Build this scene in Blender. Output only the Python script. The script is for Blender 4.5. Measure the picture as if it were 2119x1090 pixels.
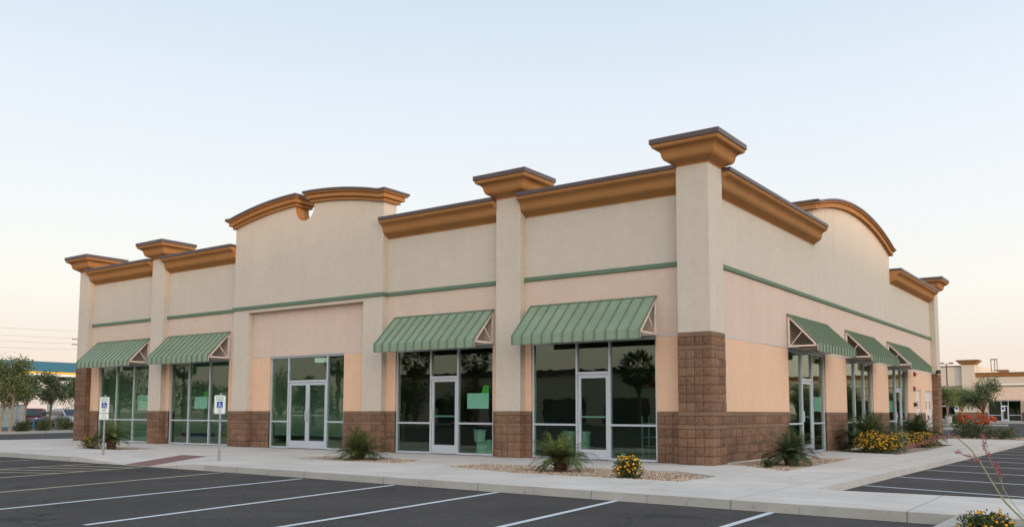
import bpy, bmesh, math, random
from math import sin, cos, pi, radians, sqrt, atan2
from mathutils import Vector, Matrix
from mathutils.geometry import tessellate_polygon

for o in list(bpy.data.objects):
    bpy.data.objects.remove(o)
scene = bpy.context.scene
COL = scene.collection
rnd = random.Random(7)

# ------------------------------------------------------------------ camera
cd = bpy.data.cameras.new('camera')
cam = bpy.data.objects.new('camera', cd)
COL.objects.link(cam)
yaw, pitch, roll = 0.6267, 0.0857, 0.0023
F = Vector((-sin(yaw) * cos(pitch), cos(yaw) * cos(pitch), sin(pitch)))
R0 = Vector((cos(yaw), sin(yaw), 0))
U0 = R0.cross(F)
R = R0 * cos(roll) + U0 * sin(roll)
U = U0 * cos(roll) - R0 * sin(roll)
M = Matrix(((R.x, U.x, -F.x, 8.2534), (R.y, U.y, -F.y, -19.1451), (R.z, U.z, -F.z, 1.1769), (0, 0, 0, 1)))
cam.matrix_world = M
cd.sensor_fit = 'HORIZONTAL'
cd.sensor_width = 36.0
cd.lens = 36.0 * 1813.2 / 2119.0
cd.shift_y = 153.0 / 2119.0
cd.clip_start = 0.1
cd.clip_end = 6000
scene.camera = cam

# ------------------------------------------------------------------ world and sun
SUN_EL = radians(3.0)
SUN_DIR = Vector((0.93, -0.37, 0)).normalized()          # the last glow is low, behind the camera to the right
w = bpy.data.worlds.new('World')
scene.world = w
w.use_nodes = True
nt = w.node_tree
nt.nodes.clear()


def N(nt, typ, **kw):
    n = nt.nodes.new(typ)
    for k, v in kw.items():
        if k.startswith('i_'):
            n.inputs[k[2:].replace('_', ' ')].default_value = v
        else:
            setattr(n, k, v)
    return n


def lin(r, g, b):
    def f(c):
        c /= 255.0
        return c / 12.92 if c <= 0.04045 else ((c + 0.055) / 1.055) ** 2.4
    return (f(r), f(g), f(b), 1.0)


def ramp(nt, stops, interp='LINEAR'):
    n = nt.nodes.new('ShaderNodeValToRGB')
    n.color_ramp.interpolation = interp
    e = n.color_ramp.elements
    while len(e) < len(stops):
        e.new(0.5)
    for el, (p, c) in zip(e, stops):
        el.position = p
        el.color = c
    return n


def math_n(nt, op, a, b=None, clamp=False):
    n = nt.nodes.new('ShaderNodeMath')
    n.operation = op
    n.use_clamp = clamp
    for i, v in enumerate((a, b)):
        if v is None:
            continue
        if isinstance(v, (int, float)):
            n.inputs[i].default_value = v
        else:
            nt.links.new(v, n.inputs[i])
    return n.outputs[0]


L = nt.links.new
wout = N(nt, 'ShaderNodeOutputWorld')
tc = N(nt, 'ShaderNodeTexCoord')
sep = N(nt, 'ShaderNodeSeparateXYZ')
L(tc.outputs['Generated'], sep.inputs[0])
sky = N(nt, 'ShaderNodeTexSky', sky_type='NISHITA', sun_disc=False, sun_elevation=SUN_EL,
        sun_rotation=atan2(SUN_DIR.x, SUN_DIR.y), air_density=1.0, dust_density=2.0, ozone_density=1.0)
# clear twilight sky: cream at the horizon, pale blue above
grad = ramp(nt, [(0.0, lin(246, 224, 210)), (0.04, lin(245, 229, 218)), (0.083, lin(245, 236, 228)), (0.128, lin(249, 245, 239)), (0.20, lin(244, 245, 246)),
                 (0.32, lin(232, 239, 248)), (0.43, lin(214, 229, 243)), (0.62, lin(190, 210, 232)), (1.0, lin(168, 194, 222))])
L(sep.outputs[2], grad.inputs[0])
dot = N(nt, 'ShaderNodeVectorMath', operation='DOT_PRODUCT')
L(tc.outputs['Generated'], dot.inputs[0])
dot.inputs[1].default_value = (SUN_DIR.x, SUN_DIR.y, 0.10)
g1 = math_n(nt, 'POWER', math_n(nt, 'MAXIMUM', math_n(nt, 'ADD', math_n(nt, 'MULTIPLY', dot.outputs['Value'], 0.5), 0.5), 0.0), 3.0)
glow = math_n(nt, 'ADD', math_n(nt, 'MULTIPLY', g1, 1.5), 0.93)
mixg = N(nt, 'ShaderNodeVectorMath', operation='SCALE')
L(grad.outputs[0], mixg.inputs[0])
L(glow, mixg.inputs['Scale'])
# the wide warm glow of the sky round the low sun
dot2 = N(nt, 'ShaderNodeVectorMath', operation='DOT_PRODUCT')
L(tc.outputs['Generated'], dot2.inputs[0])
gd = Vector((0.80, -0.52, 0.30)).normalized()
dot2.inputs[1].default_value = gd
g2 = math_n(nt, 'POWER', math_n(nt, 'MAXIMUM', math_n(nt, 'ADD', math_n(nt, 'MULTIPLY', dot2.outputs['Value'], 0.5), 0.5), 0.0), 5.0)
warm = N(nt, 'ShaderNodeVectorMath', operation='SCALE')
warm.inputs[0].default_value = (1.0, 0.80, 0.62)
L(math_n(nt, 'MULTIPLY', g2, 1.22), warm.inputs['Scale'])
add2 = N(nt, 'ShaderNodeVectorMath', operation='ADD')
L(mixg.outputs[0], add2.inputs[0])
L(warm.outputs[0], add2.inputs[1])
bg = N(nt, 'ShaderNodeBackground')
bg.inputs['Strength'].default_value = 1.0
L(add2.outputs[0], bg.inputs['Color'])
bg2 = N(nt, 'ShaderNodeBackground')
bg2.inputs['Strength'].default_value = 0.05
L(sky.outputs[0], bg2.inputs['Color'])
adds = N(nt, 'ShaderNodeAddShader')
L(bg.outputs[0], adds.inputs[0])
L(bg2.outputs[0], adds.inputs[1])
L(adds.outputs[0], wout.inputs[0])

sd = bpy.data.lights.new('sun', 'SUN')
sd.energy = 2.0
sd.angle = radians(1.8)
sd.color = (1.0, 0.64, 0.42)
sun = bpy.data.objects.new('sun', sd)
COL.objects.link(sun)
sun.rotation_euler = (-(SUN_DIR * cos(SUN_EL) + Vector((0, 0, sin(SUN_EL))))).to_track_quat('-Z', 'Y').to_euler()
sun.location = (30, -30, 20)

scene.view_settings.view_transform = 'Standard'
scene.view_settings.look = 'None'
scene.view_settings.exposure = 0.0
scene.view_settings.gamma = 1.0
try:
    scene.cycles.use_denoising = True
    scene.cycles.transparent_max_bounces = 16
    scene.cycles.max_bounces = 8
    scene.cycles.caustics_reflective = False
    scene.cycles.caustics_refractive = False
except Exception:
    pass


# ------------------------------------------------------------------ materials
def new_mat(name):
    m = bpy.data.materials.new(name)
    m.use_nodes = True
    nt = m.node_tree
    b = nt.nodes['Principled BSDF']
    return m, nt, b


def pos(nt, scale=(1, 1, 1)):
    g = N(nt, 'ShaderNodeNewGeometry')
    mp = N(nt, 'ShaderNodeMapping')
    mp.inputs['Scale'].default_value = scale
    nt.links.new(g.outputs['Position'], mp.inputs[0])
    return mp.outputs[0]


def noise(nt, vec, scale, detail=4.0, rough=0.55):
    n = N(nt, 'ShaderNodeTexNoise')
    n.inputs['Scale'].default_value = scale
    n.inputs['Detail'].default_value = detail
    n.inputs['Roughness'].default_value = rough
    nt.links.new(vec, n.inputs['Vector'])
    return n.outputs['Fac']


def mul_col(nt, col, fac, lo, hi, f0=0.3, f1=0.7):
    """multiply a colour (tuple or socket) by a grey that goes lo..hi with fac"""
    mr = N(nt, 'ShaderNodeMapRange')
    mr.inputs[1].default_value = f0
    mr.inputs[2].default_value = f1
    mr.inputs[3].default_value = lo
    mr.inputs[4].default_value = hi
    nt.links.new(fac, mr.inputs[0])
    s = N(nt, 'ShaderNodeVectorMath', operation='SCALE')
    if isinstance(col, tuple):
        s.inputs[0].default_value = col[:3]
    else:
        nt.links.new(col, s.inputs[0])
    nt.links.new(mr.outputs[0], s.inputs['Scale'])
    return s.outputs[0]


def bump(nt, b, h, strength, dist):
    n = N(nt, 'ShaderNodeBump')
    n.inputs['Strength'].default_value = strength
    n.inputs['Distance'].default_value = dist
    nt.links.new(h, n.inputs['Height'])
    nt.links.new(n.outputs[0], b.inputs['Normal'])


def stucco(name, col, streak=0.026):
    m, nt, b = new_mat(name)
    p = pos(nt)
    c = mul_col(nt, col, noise(nt, p, 0.9, 5, 0.6), 1 - streak, 1 + streak)
    ps = pos(nt, (1.6, 1.6, 0.12))
    c = mul_col(nt, c, noise(nt, ps, 1.6, 5, 0.6), 1 - streak * 0.9, 1 + streak * 0.9)
    c = mul_col(nt, c, noise(nt, p, 4.5, 6, 0.65), 0.955, 1.04)
    c = mul_col(nt, c, noise(nt, p, 38, 3, 0.6), 0.93, 1.06)
    # faint runs of old rain, irregular and narrow
    pr = pos(nt, (5.0, 5.0, 0.22))
    c = mul_col(nt, c, noise(nt, pr, 1.0, 6, 0.7), 0.968, 1.0, 0.30, 0.42)
    nt.links.new(c, b.inputs['Base Color'])
    b.inputs['Roughness'].default_value = 0.92
    b.inputs['Specular IOR Level'].default_value = 0.2
    bump(nt, b, noise(nt, p, 60, 5, 0.7), 0.8, 0.008)
    return m


def plain(name, col, rough=0.5, metal=0.0, spec=0.5, var=0.0, vscale=3.0, bmp=0.0, bscale=60):
    m, nt, b = new_mat(name)
    if var:
        c = mul_col(nt, col, noise(nt, pos(nt), vscale, 4, 0.6), 1 - var, 1 + var)
        nt.links.new(c, b.inputs['Base Color'])
    else:
        b.inputs['Base Color'].default_value = col
    b.inputs['Roughness'].default_value = rough
    b.inputs['Metallic'].default_value = metal
    b.inputs['Specular IOR Level'].default_value = spec
    if bmp:
        bump(nt, b, noise(nt, pos(nt), bscale, 4, 0.6), bmp, 0.004)
    return m


def rnd_attr(nt):
    a = N(nt, 'ShaderNodeAttribute')
    a.attribute_name = 'rnd'
    return a.outputs['Fac']


def leafmat(name, stops, rough=0.55, transl=0.25):
    m, nt, b = new_mat(name)
    r = ramp(nt, stops)
    nt.links.new(rnd_attr(nt), r.inputs[0])
    nt.links.new(r.outputs[0], b.inputs['Base Color'])
    b.inputs['Roughness'].default_value = rough
    b.inputs['Specular IOR Level'].default_value = 0.3
    t = N(nt, 'ShaderNodeBsdfTranslucent')
    nt.links.new(r.outputs[0], t.inputs[0])
    mx = N(nt, 'ShaderNodeMixShader')
    mx.inputs[0].default_value = transl
    out = nt.nodes['Material Output']
    nt.links.new(b.outputs[0], mx.inputs[1])
    nt.links.new(t.outputs[0], mx.inputs[2])
    nt.links.new(mx.outputs[0], out.inputs[0])
    return m


def blockmat(name, dark, light, bmp=1.0, bdist=0.03):
    m, nt, b = new_mat(name)
    p = pos(nt)
    r = ramp(nt, [(0.0, dark), (1.0, light)])
    nt.links.new(rnd_attr(nt), r.inputs[0])
    c = mul_col(nt, r.outputs[0], noise(nt, p, 28, 5, 0.7), 0.80, 1.18)
    c = mul_col(nt, c, noise(nt, p, 150, 2, 0.6), 0.88, 1.12)
    c = mul_col(nt, c, noise(nt, pos(nt, (1, 1, 0.35)), 1.3, 4, 0.6), 0.90, 1.08)
    nt.links.new(c, b.inputs['Base Color'])
    b.inputs['Roughness'].default_value = 0.95
    b.inputs['Specular IOR Level'].default_value = 0.15
    bump(nt, b, noise(nt, p, 24, 6, 0.62), bmp, bdist)
    return m


def concrete(name, col, joints=True):
    m, nt, b = new_mat(name)
    g = N(nt, 'ShaderNodeNewGeometry')
    sp = N(nt, 'ShaderNodeSeparateXYZ')
    nt.links.new(g.outputs['Position'], sp.inputs[0])
    p = pos(nt)
    c = mul_col(nt, col, noise(nt, p, 0.55, 6, 0.6), 0.88, 1.10)
    c = mul_col(nt, c, noise(nt, pos(nt, (0.5, 3.0, 1)), 0.9, 5, 0.65), 0.93, 1.06)
    c = mul_col(nt, c, noise(nt, p, 70, 3, 0.7), 0.93, 1.06)
    # dirty patches
    c = mul_col(nt, c, noise(nt, p, 2.3, 8, 0.7), 0.90, 1.02, 0.30, 0.46)
    if joints:
        fx = math_n(nt, 'FRACT', math_n(nt, 'MULTIPLY', math_n(nt, 'ADD', sp.outputs[0], math_n(nt, 'MULTIPLY', sp.outputs[1], 0.02)), 1 / 2.27))
        dx = math_n(nt, 'ABSOLUTE', math_n(nt, 'SUBTRACT', fx, 0.5))
        jx = math_n(nt, 'LESS_THAN', dx, 0.0040)
        fy = math_n(nt, 'FRACT', math_n(nt, 'MULTIPLY', math_n(nt, 'ADD', sp.outputs[1], 0.35), 1 / 2.5))
        dy = math_n(nt, 'ABSOLUTE', math_n(nt, 'SUBTRACT', fy, 0.5))
        jy = math_n(nt, 'MULTIPLY', math_n(nt, 'LESS_THAN', dy, 0.0028), 0.6)
        j = math_n(nt, 'MAXIMUM', jx, jy)
        c = mul_col(nt, c, j, 1.0, 0.52, 0.0, 1.0)
        # dark old spots of gum and drips
        c = mul_col(nt, c, noise(nt, p, 7.0, 2, 0.5), 0.80, 1.0, 0.27, 0.31)
    nt.links.new(c, b.inputs['Base Color'])
    b.inputs['Roughness'].default_value = 0.9
    b.inputs['Specular IOR Level'].default_value = 0.25
    bump(nt, b, noise(nt, p, 60, 5, 0.7), 0.3, 0.004)
    return m


def asphaltmat(name, col):
    m, nt, b = new_mat(name)
    p = pos(nt)
    c = mul_col(nt, col, noise(nt, p, 0.35, 6, 0.6), 0.84, 1.15)
    c = mul_col(nt, c, noise(nt, p, 3.0, 6, 0.7), 0.90, 1.12)
    v = N(nt, 'ShaderNodeTexVoronoi')
    v.inputs['Scale'].default_value = 95
    nt.links.new(p, v.inputs['Vector'])
    vs = N(nt, 'ShaderNodeSeparateColor')
    nt.links.new(v.outputs['Color'], vs.inputs[0])
    c = mul_col(nt, c, vs.outputs[0], 0.62, 1.5, 0.0, 1.0)
    # hairline cracks
    vc = N(nt, 'ShaderNodeTexVoronoi')
    vc.feature = 'DISTANCE_TO_EDGE'
    vc.inputs['Scale'].default_value = 0.22
    wv = N(nt, 'ShaderNodeVectorMath', operation='ADD')
    nz = N(nt, 'ShaderNodeTexNoise')
    nz.inputs['Scale'].default_value = 1.6
    nz.inputs['Detail'].default_value = 6
    nt.links.new(p, nz.inputs['Vector'])
    nt.links.new(p, wv.inputs[0])
    nt.links.new(nz.outputs['Color'], wv.inputs[1])
    nt.links.new(wv.outputs[0], vc.inputs['Vector'])
    crack = math_n(nt, 'MULTIPLY', math_n(nt, 'LESS_THAN', vc.outputs['Distance'], 0.0035), math_n(nt, 'GREATER_THAN', noise(nt, p, 0.25, 2, 0.5), 0.53))
    c = mul_col(nt, c, crack, 1.0, 0.55, 0.0, 1.0)
    # pale tyre-polished lanes
    c = mul_col(nt, c, noise(nt, pos(nt, (0.55, 0.08, 1)), 1.0, 5, 0.6), 0.90, 1.16)
    # a few oil drips
    c = mul_col(nt, c, noise(nt, p, 1.1, 3, 0.5), 0.66, 1.0, 0.30, 0.38)
    nt.links.new(c, b.inputs['Base Color'])
    b.inputs['Roughness'].default_value = 0.95
    b.inputs['Specular IOR Level'].default_value = 0.15
    bump(nt, b, v.outputs['Distance'], 0.6, 0.006)
    return m


def gravelmat(name):
    m, nt, b = new_mat(name)
    p = pos(nt)
    v = N(nt, 'ShaderNodeTexVoronoi')
    v.inputs['Scale'].default_value = 32
    nt.links.new(p, v.inputs['Vector'])
    vs = N(nt, 'ShaderNodeSeparateColor')
    nt.links.new(v.outputs['Color'], vs.inputs[0])
    r = ramp(nt, [(0.0, lin(96, 76, 62)), (0.35, lin(146, 122, 100)), (0.7, lin(172, 150, 127)), (1.0, lin(206, 192, 174))])
    nt.links.new(vs.outputs[0], r.inputs[0])
    c = mul_col(nt, r.outputs[0], v.outputs['Distance'], 1.05, 0.55, 0.25, 0.75)
    nt.links.new(c, b.inputs['Base Color'])
    b.inputs['Roughness'].default_value = 0.9
    bump(nt, b, math_n(nt, 'SUBTRACT', 1.0, v.outputs['Distance']), 1.0, 0.02)
    return m


def stonemat(name):
    m, nt, b = new_mat(name)
    r = ramp(nt, [(0.0, lin(100, 78, 62)), (0.3, lin(146, 122, 100)), (0.7, lin(172, 150, 127)), (1.0, lin(208, 196, 178))])
    nt.links.new(rnd_attr(nt), r.inputs[0])
    nt.links.new(r.outputs[0], b.inputs['Base Color'])
    b.inputs['Roughness'].default_value = 0.9
    return m


def glassmat(name, tint, base=0.05, ior=1.55, wav=0.004):
    m, nt, b = new_mat(name)
    nt.nodes.remove(b)
    out = nt.nodes['Material Output']
    t = N(nt, 'ShaderNodeBsdfTransparent')
    t.inputs[0].default_value = tint
    gl = N(nt, 'ShaderNodeBsdfGlossy')
    gl.inputs['Roughness'].default_value = 0.0
    gl.inputs['Color'].default_value = lin(236, 238, 222)
    # Schlick reflectance, the same from both faces of the pane
    g = N(nt, 'ShaderNodeNewGeometry')
    dt = N(nt, 'ShaderNodeVectorMath', operation='DOT_PRODUCT')
    nt.links.new(g.outputs['Normal'], dt.inputs[0])
    nt.links.new(g.outputs['Incoming'], dt.inputs[1])
    om = math_n(nt, 'SUBTRACT', 1.0, math_n(nt, 'ABSOLUTE', dt.outputs['Value']), True)
    f0 = ((ior - 1) / (ior + 1)) ** 2 + base
    f = math_n(nt, 'ADD', math_n(nt, 'MULTIPLY', math_n(nt, 'POWER', om, 5.0), 1 - f0), f0, True)
    bp = N(nt, 'ShaderNodeBump')
    bp.inputs['Strength'].default_value = 1.0
    bp.inputs['Distance'].default_value = wav
    nt.links.new(noise(nt, pos(nt), 1.7, 2, 0.5), bp.inputs['Height'])
    nt.links.new(bp.outputs[0], gl.inputs['Normal'])
    mx = N(nt, 'ShaderNodeMixShader')
    nt.links.new(f, mx.inputs[0])
    nt.links.new(t.outputs[0], mx.inputs[1])
    nt.links.new(gl.outputs[0], mx.inputs[2])
    nt.links.new(mx.outputs[0], out.inputs[0])
    return m


MAT = {}
MAT['cream'] = stucco('cream_stucco', lin(196, 184, 167))
MAT['pink'] = stucco('rose_stucco', lin(204, 181, 163))
MAT['peach'] = stucco('peach_stucco', lin(217, 179, 149), 0.022)
MAT['block'] = blockmat('split_face_block', lin(104, 79, 63), lin(144, 111, 89))
MAT['smooth'] = blockmat('smooth_block', lin(118, 93, 75), lin(136, 108, 88), 0.25, 0.008)
MAT['mortar'] = plain('block_mortar', lin(64, 50, 41), 0.95, var=0.1)
MAT['ochre'] = stucco('ochre_cornice_stucco', lin(162, 116, 71), 0.05)
MAT['cap'] = plain('brown_metal_coping', lin(74, 62, 62), 0.45, 0.0, 0.5, var=0.08)
MAT['awn'] = plain('green_awning_metal', lin(124, 143, 120), 0.19, 0.0, 0.5, var=0.07, vscale=1.5)
MAT['rib'] = plain('green_seam_metal', lin(106, 121, 97), 0.45, 0.0, 0.5)
MAT['band'] = plain('green_painted_band', lin(92, 114, 92), 0.8, var=0.06)
MAT['tan'] = plain('tan_painted_steel', lin(222, 206, 192), 0.5)
MAT['alu'] = plain('brushed_aluminium', lin(190, 194, 200), 0.38, 0.35, 0.5, var=0.04, vscale=8)
MAT['steel'] = plain('galvanised_steel', lin(150, 154, 158), 0.4, 0.6, 0.5, var=0.12, vscale=14)
MAT['white'] = plain('white_enamel', lin(226, 226, 220), 0.4)
MAT['offwhite'] = plain('off_white_door_paint', lin(205, 196, 184), 0.6, var=0.03)
MAT['interior'] = plain('interior_wall_paint', lin(206, 210, 192), 0.9)
MAT['intfloor'] = plain('interior_bare_floor', lin(150, 150, 142), 0.6, var=0.15, vscale=1.0)
MAT['intdim'] = plain('interior_dimmed_wall', lin(60, 62, 58), 0.9)  # dimness of the unlit rooms put into the wall and ceiling colour
MAT['glass'] = glassmat('green_tinted_glass', lin(220, 240, 232), 0.034, 1.5, 0.0012)
MAT['carglass'] = plain('car_glass', lin(28, 34, 36), 0.08, 0.0, 0.8)
MAT['black'] = plain('black_plastic', lin(26, 26, 27), 0.5)
MAT['red'] = plain('red_enamel', lin(130, 28, 30), 0.4)
MAT['walk'] = concrete('pavement_concrete', lin(186, 179, 170))
MAT['kerb'] = concrete('kerb_concrete', lin(164, 160, 151), True)
MAT['ramp'] = plain('red_brown_ramp', lin(116, 84, 78), 0.9, var=0.08, vscale=8, bmp=0.5, bscale=60)
MAT['asphalt'] = asphaltmat('asphalt', lin(66, 63, 61))
MAT['road'] = asphaltmat('road_asphalt', lin(80, 78, 78))
MAT['gravel'] = gravelmat('gravel_bed')
MAT['stone'] = stonemat('gravel_stone')
MAT['soil'] = plain('desert_soil', lin(150, 118, 96), 0.95, var=0.18, vscale=1.2, bmp=0.6, bscale=20)
MAT['desert'] = plain('desert_ground', lin(148, 128, 108), 0.95, var=0.15, vscale=0.2)
MAT['roof'] = plain('roof_membrane', lin(190, 188, 182), 0.9)


def paintmat(name, col, wear):
    m, nt, b = new_mat(name)
    p = pos(nt)
    r = ramp(nt, [(0.0, lin(84, 83, 83)), (1.0, col)])
    mr = N(nt, 'ShaderNodeMapRange')
    mr.inputs[1].default_value = 0.30 + wear
    mr.inputs[2].default_value = 0.42 + wear
    nt.links.new(noise(nt, p, 26, 6, 0.75), mr.inputs[0])
    nt.links.new(mr.outputs[0], r.inputs[0])
    nt.links.new(r.outputs[0], b.inputs['Base Color'])
    b.inputs['Roughness'].default_value = 0.75
    return m


MAT['linewhite'] = paintmat('white_road_paint', lin(186, 191, 194), 0.01)
MAT['lineyellow'] = paintmat('faded_yellow_road_paint', lin(172, 160, 134), 0.02)
MAT['palm'] = leafmat('palm_leaf', [(0.0, lin(46, 58, 30)), (0.5, lin(92, 106, 56)), (0.85, lin(134, 142, 80)), (1.0, lin(166, 150, 92))])
MAT['palmdark'] = leafmat('palm_leaf_dark', [(0.0, lin(42, 54, 32)), (0.6, lin(78, 92, 54)), (0.9, lin(112, 122, 74)), (1.0, lin(140, 132, 90))])
MAT['fibre'] = plain('palm_trunk_fibre', lin(88, 66, 48), 0.95, var=0.3, vscale=20, bmp=1.0, bscale=30)
MAT['leaf'] = leafmat('shrub_leaf', [(0.0, lin(38, 48, 26)), (0.6, lin(70, 84, 44)), (1.0, lin(104, 112, 60))])
MAT['treeleaf'] = leafmat('tree_leaf', [(0.0, lin(66, 78, 44)), (0.6, lin(118, 130, 78)), (1.0, lin(158, 164, 108))], transl=0.45)
MAT['treeleafdark'] = leafmat('tree_leaf_dark', [(0.0, lin(54, 66, 44)), (0.6, lin(94, 108, 70)), (1.0, lin(128, 138, 94))], transl=0.4)
MAT['grey_leaf'] = leafmat('silver_leaf', [(0.0, lin(100, 112, 84)), (1.0, lin(150, 160, 130))])
MAT['hedge'] = leafmat('hedge_leaf', [(0.0, lin(50, 60, 34)), (0.7, lin(88, 100, 56)), (1.0, lin(118, 124, 74))])
MAT['yellow'] = leafmat('yellow_blossom', [(0.0, lin(226, 150, 8)), (0.6, lin(240, 176, 18)), (1.0, lin(246, 196, 50))], 0.6, 0.2)
MAT['orangefl'] = leafmat('orange_blossom', [(0.0, lin(176, 66, 34)), (1.0, lin(206, 104, 52))], 0.6, 0.2)
MAT['pinkfl'] = leafmat('pink_blossom', [(0.0, lin(150, 56, 78)), (0.6, lin(186, 90, 110)), (1.0, lin(208, 136, 146))], 0.6, 0.3)
MAT['stem'] = plain('green_flower_stem', lin(134, 136, 92), 0.6, var=0.12, vscale=20)
MAT['bark'] = plain('pale_bark', lin(150, 132, 108), 0.95, var=0.2, vscale=14, bmp=0.8, bscale=30)
MAT['barkdark'] = plain('dark_bark', lin(92, 76, 62), 0.95, var=0.2, vscale=14, bmp=0.8, bscale=30)


# ------------------------------------------------------------------ mesh builder
class MB:
    def __init__(self):
        self.v, self.f, self.r, self.m = [], [], [], []

    def face(self, pts, r=0.5, m=0):
        i = len(self.v)
        self.v += [tuple(p) for p in pts]
        self.f.append(tuple(range(i, i + len(pts))))
        self.r.append(r)
        self.m.append(m)

    def add(self, vs, fs, r=0.5, m=0):
        i = len(self.v)
        self.v += [tuple(p) for p in vs]
        for f in fs:
            self.f.append(tuple(i + k for k in f))
            self.r.append(r)
            self.m.append(m)

    def box(self, x0, x1, y0, y1, z0, z1, r=0.5, m=0):
        x0, x1 = min(x0, x1), max(x0, x1)
        y0, y1 = min(y0, y1), max(y0, y1)
        self.add([(x0, y0, z0), (x1, y0, z0), (x1, y1, z0), (x0, y1, z0), (x0, y0, z1), (x1, y0, z1), (x1, y1, z1), (x0, y1, z1)],
                 [(0, 3, 2, 1), (4, 5, 6, 7), (0, 1, 5, 4), (1, 2, 6, 5), (2, 3, 7, 6), (3, 0, 4, 7)], r, m)

    def bar(self, a, b, w, h, up=Vector((0, 0, 1)), r=0.5, m=0):
        a, b = Vector(a), Vector(b)
        d = (b - a).normalized()
        s = d.cross(Vector(up))
        if s.length < 1e-4:
            s = d.cross(Vector((1, 0, 0)))
        s.normalize()
        t = s.cross(d)
        s = s * w / 2
        t = t * h / 2
        vs = [a - s - t, a + s - t, a + s + t, a - s + t, b - s - t, b + s - t, b + s + t, b - s + t]
        self.add(vs, [(0, 3, 2, 1), (4, 5, 6, 7), (0, 1, 5, 4), (1, 2, 6, 5), (2, 3, 7, 6), (3, 0, 4, 7)], r, m)

    def tube(self, pts, rad, n=8, r=0.5, m=0, cap=True):
        pts = [Vector(p) for p in pts]
        if isinstance(rad, (int, float)):
            rad = [rad] * len(pts)
        rings = []
        ref = Vector((0.31, 0.87, 0.2)).normalized()
        for i, p in enumerate(pts):
            d = (pts[min(i + 1, len(pts) - 1)] - pts[max(i - 1, 0)]).normalized()
            s = d.cross(ref)
            if s.length < 0.05:
                s = d.cross(Vector((1, 0, 0)))
            s.normalize()
            t = d.cross(s)
            rings.append([p + (s * cos(2 * pi * k / n) + t * sin(2 * pi * k / n)) * rad[i] for k in range(n)])
        base = len(self.v)
        for ring in rings:
            self.v += [tuple(q) for q in ring]
        for i in range(len(pts) - 1):
            for k in range(n):
                a = base + i * n + k
                b = base + i * n + (k + 1) % n
                self.f.append((a, b, b + n, a + n))
                self.r.append(r)
                self.m.append(m)
        if cap:
            self.f.append(tuple(base + k for k in reversed(range(n))))
            self.f.append(tuple(base + (len(pts) - 1) * n + k for k in range(n)))
            self.r += [r, r]
            self.m += [m, m]

    def lathe(self, prof, c=(0, 0, 0), n=16, r=0.5, m=0):
        base = len(self.v)
        for (rr, z) in prof:
            for k in range(n):
                a = 2 * pi * k / n
                self.v.append((c[0] + rr * cos(a), c[1] + rr * sin(a), c[2] + z))
        for i in range(len(prof) - 1):
            for k in range(n):
                a = base + i * n + k
                b = base + i * n + (k + 1) % n
                self.f.append((a, b, b + n, a + n))
                self.r.append(r)
                self.m.append(m)
        self.f.append(tuple(base + k for k in reversed(range(n))))
        self.f.append(tuple(base + (len(prof) - 1) * n + k for k in range(n)))
        self.r += [r, r]
        self.m += [m, m]

    def prism(self, poly, f3, d0, d1, r=0.5, m=0, m_side=None):
        """poly: 2-D outline; f3(a, b, d) -> 3-D; extruded from d0 to d1"""
        n = len(poly)
        i = len(self.v)
        self.v += [tuple(f3(a, b, d0)) for a, b in poly] + [tuple(f3(a, b, d1)) for a, b in poly]
        self.f.append(tuple(range(i, i + n)))
        self.f.append(tuple(reversed(range(i + n, i + 2 * n))))
        self.r += [r, r]
        self.m += [m, m]
        for k in range(n):
            self.f.append((i + k, i + n + k, i + n + (k + 1) % n, i + (k + 1) % n))
            self.r.append(r)
            self.m.append(m if m_side is None else m_side(poly[k], poly[(k + 1) % n]))

    def build(self, name, mats, parent=None, smooth=None, recalc=True, bevel=0):
        me = bpy.data.meshes.new(name)
        me.from_pydata(self.v, [], self.f)
        if not isinstance(mats, (list, tuple)):
            mats = [mats]
        for m in mats:
            me.materials.append(MAT[m] if isinstance(m, str) else m)
        me.polygons.foreach_set('material_index', self.m)
        at = me.attributes.new('rnd', 'FLOAT', 'FACE')
        at.data.foreach_set('value', self.r)
        if recalc:
            bm = bmesh.new()
            bm.from_mesh(me)
            bmesh.ops.recalc_face_normals(bm, faces=bm.faces)
            bm.to_mesh(me)
            bm.free()
        if smooth is not None:
            me.polygons.foreach_set('use_smooth', [True] * len(me.polygons))
            me.set_sharp_from_angle(angle=radians(smooth))
        o = bpy.data.objects.new(name, me)
        COL.objects.link(o)
        if parent is not None:
            o.parent = parent
        if bevel:
            md = o.modifiers.new('bevel', 'BEVEL')
            md.width = bevel
            md.segments = 2
            md.limit_method = 'ANGLE'
            md.angle_limit = radians(40)
        return o


def tag(o, label, cat, group=None, kind=None):
    o['label'] = label
    o['category'] = cat
    if group:
        o['group'] = group
    if kind:
        o['kind'] = kind
    return o


def struct(o, label=None):
    o['kind'] = 'structure'
    if label:
        o['label'] = label
    return o


def empty(name, loc=(0, 0, 0), rz=0.0, parent=None):
    o = bpy.data.objects.new(name, None)
    o.empty_display_size = 0.2
    COL.objects.link(o)
    o.location = loc
    o.rotation_euler = (0, 0, rz)
    if parent is not None:
        o.parent = parent
    return o


def copy_tree(o, parent=None):
    c = o.copy()
    COL.objects.link(c)
    c.parent = parent
    for ch in [x for x in COL.objects if x.parent == o]:
        copy_tree(ch, c)
    return c


def place(o, loc, rz=0.0, s=1.0):
    o.location = loc
    o.rotation_euler = (0, 0, rz)
    o.scale = (s, s, s)
    return o


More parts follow.
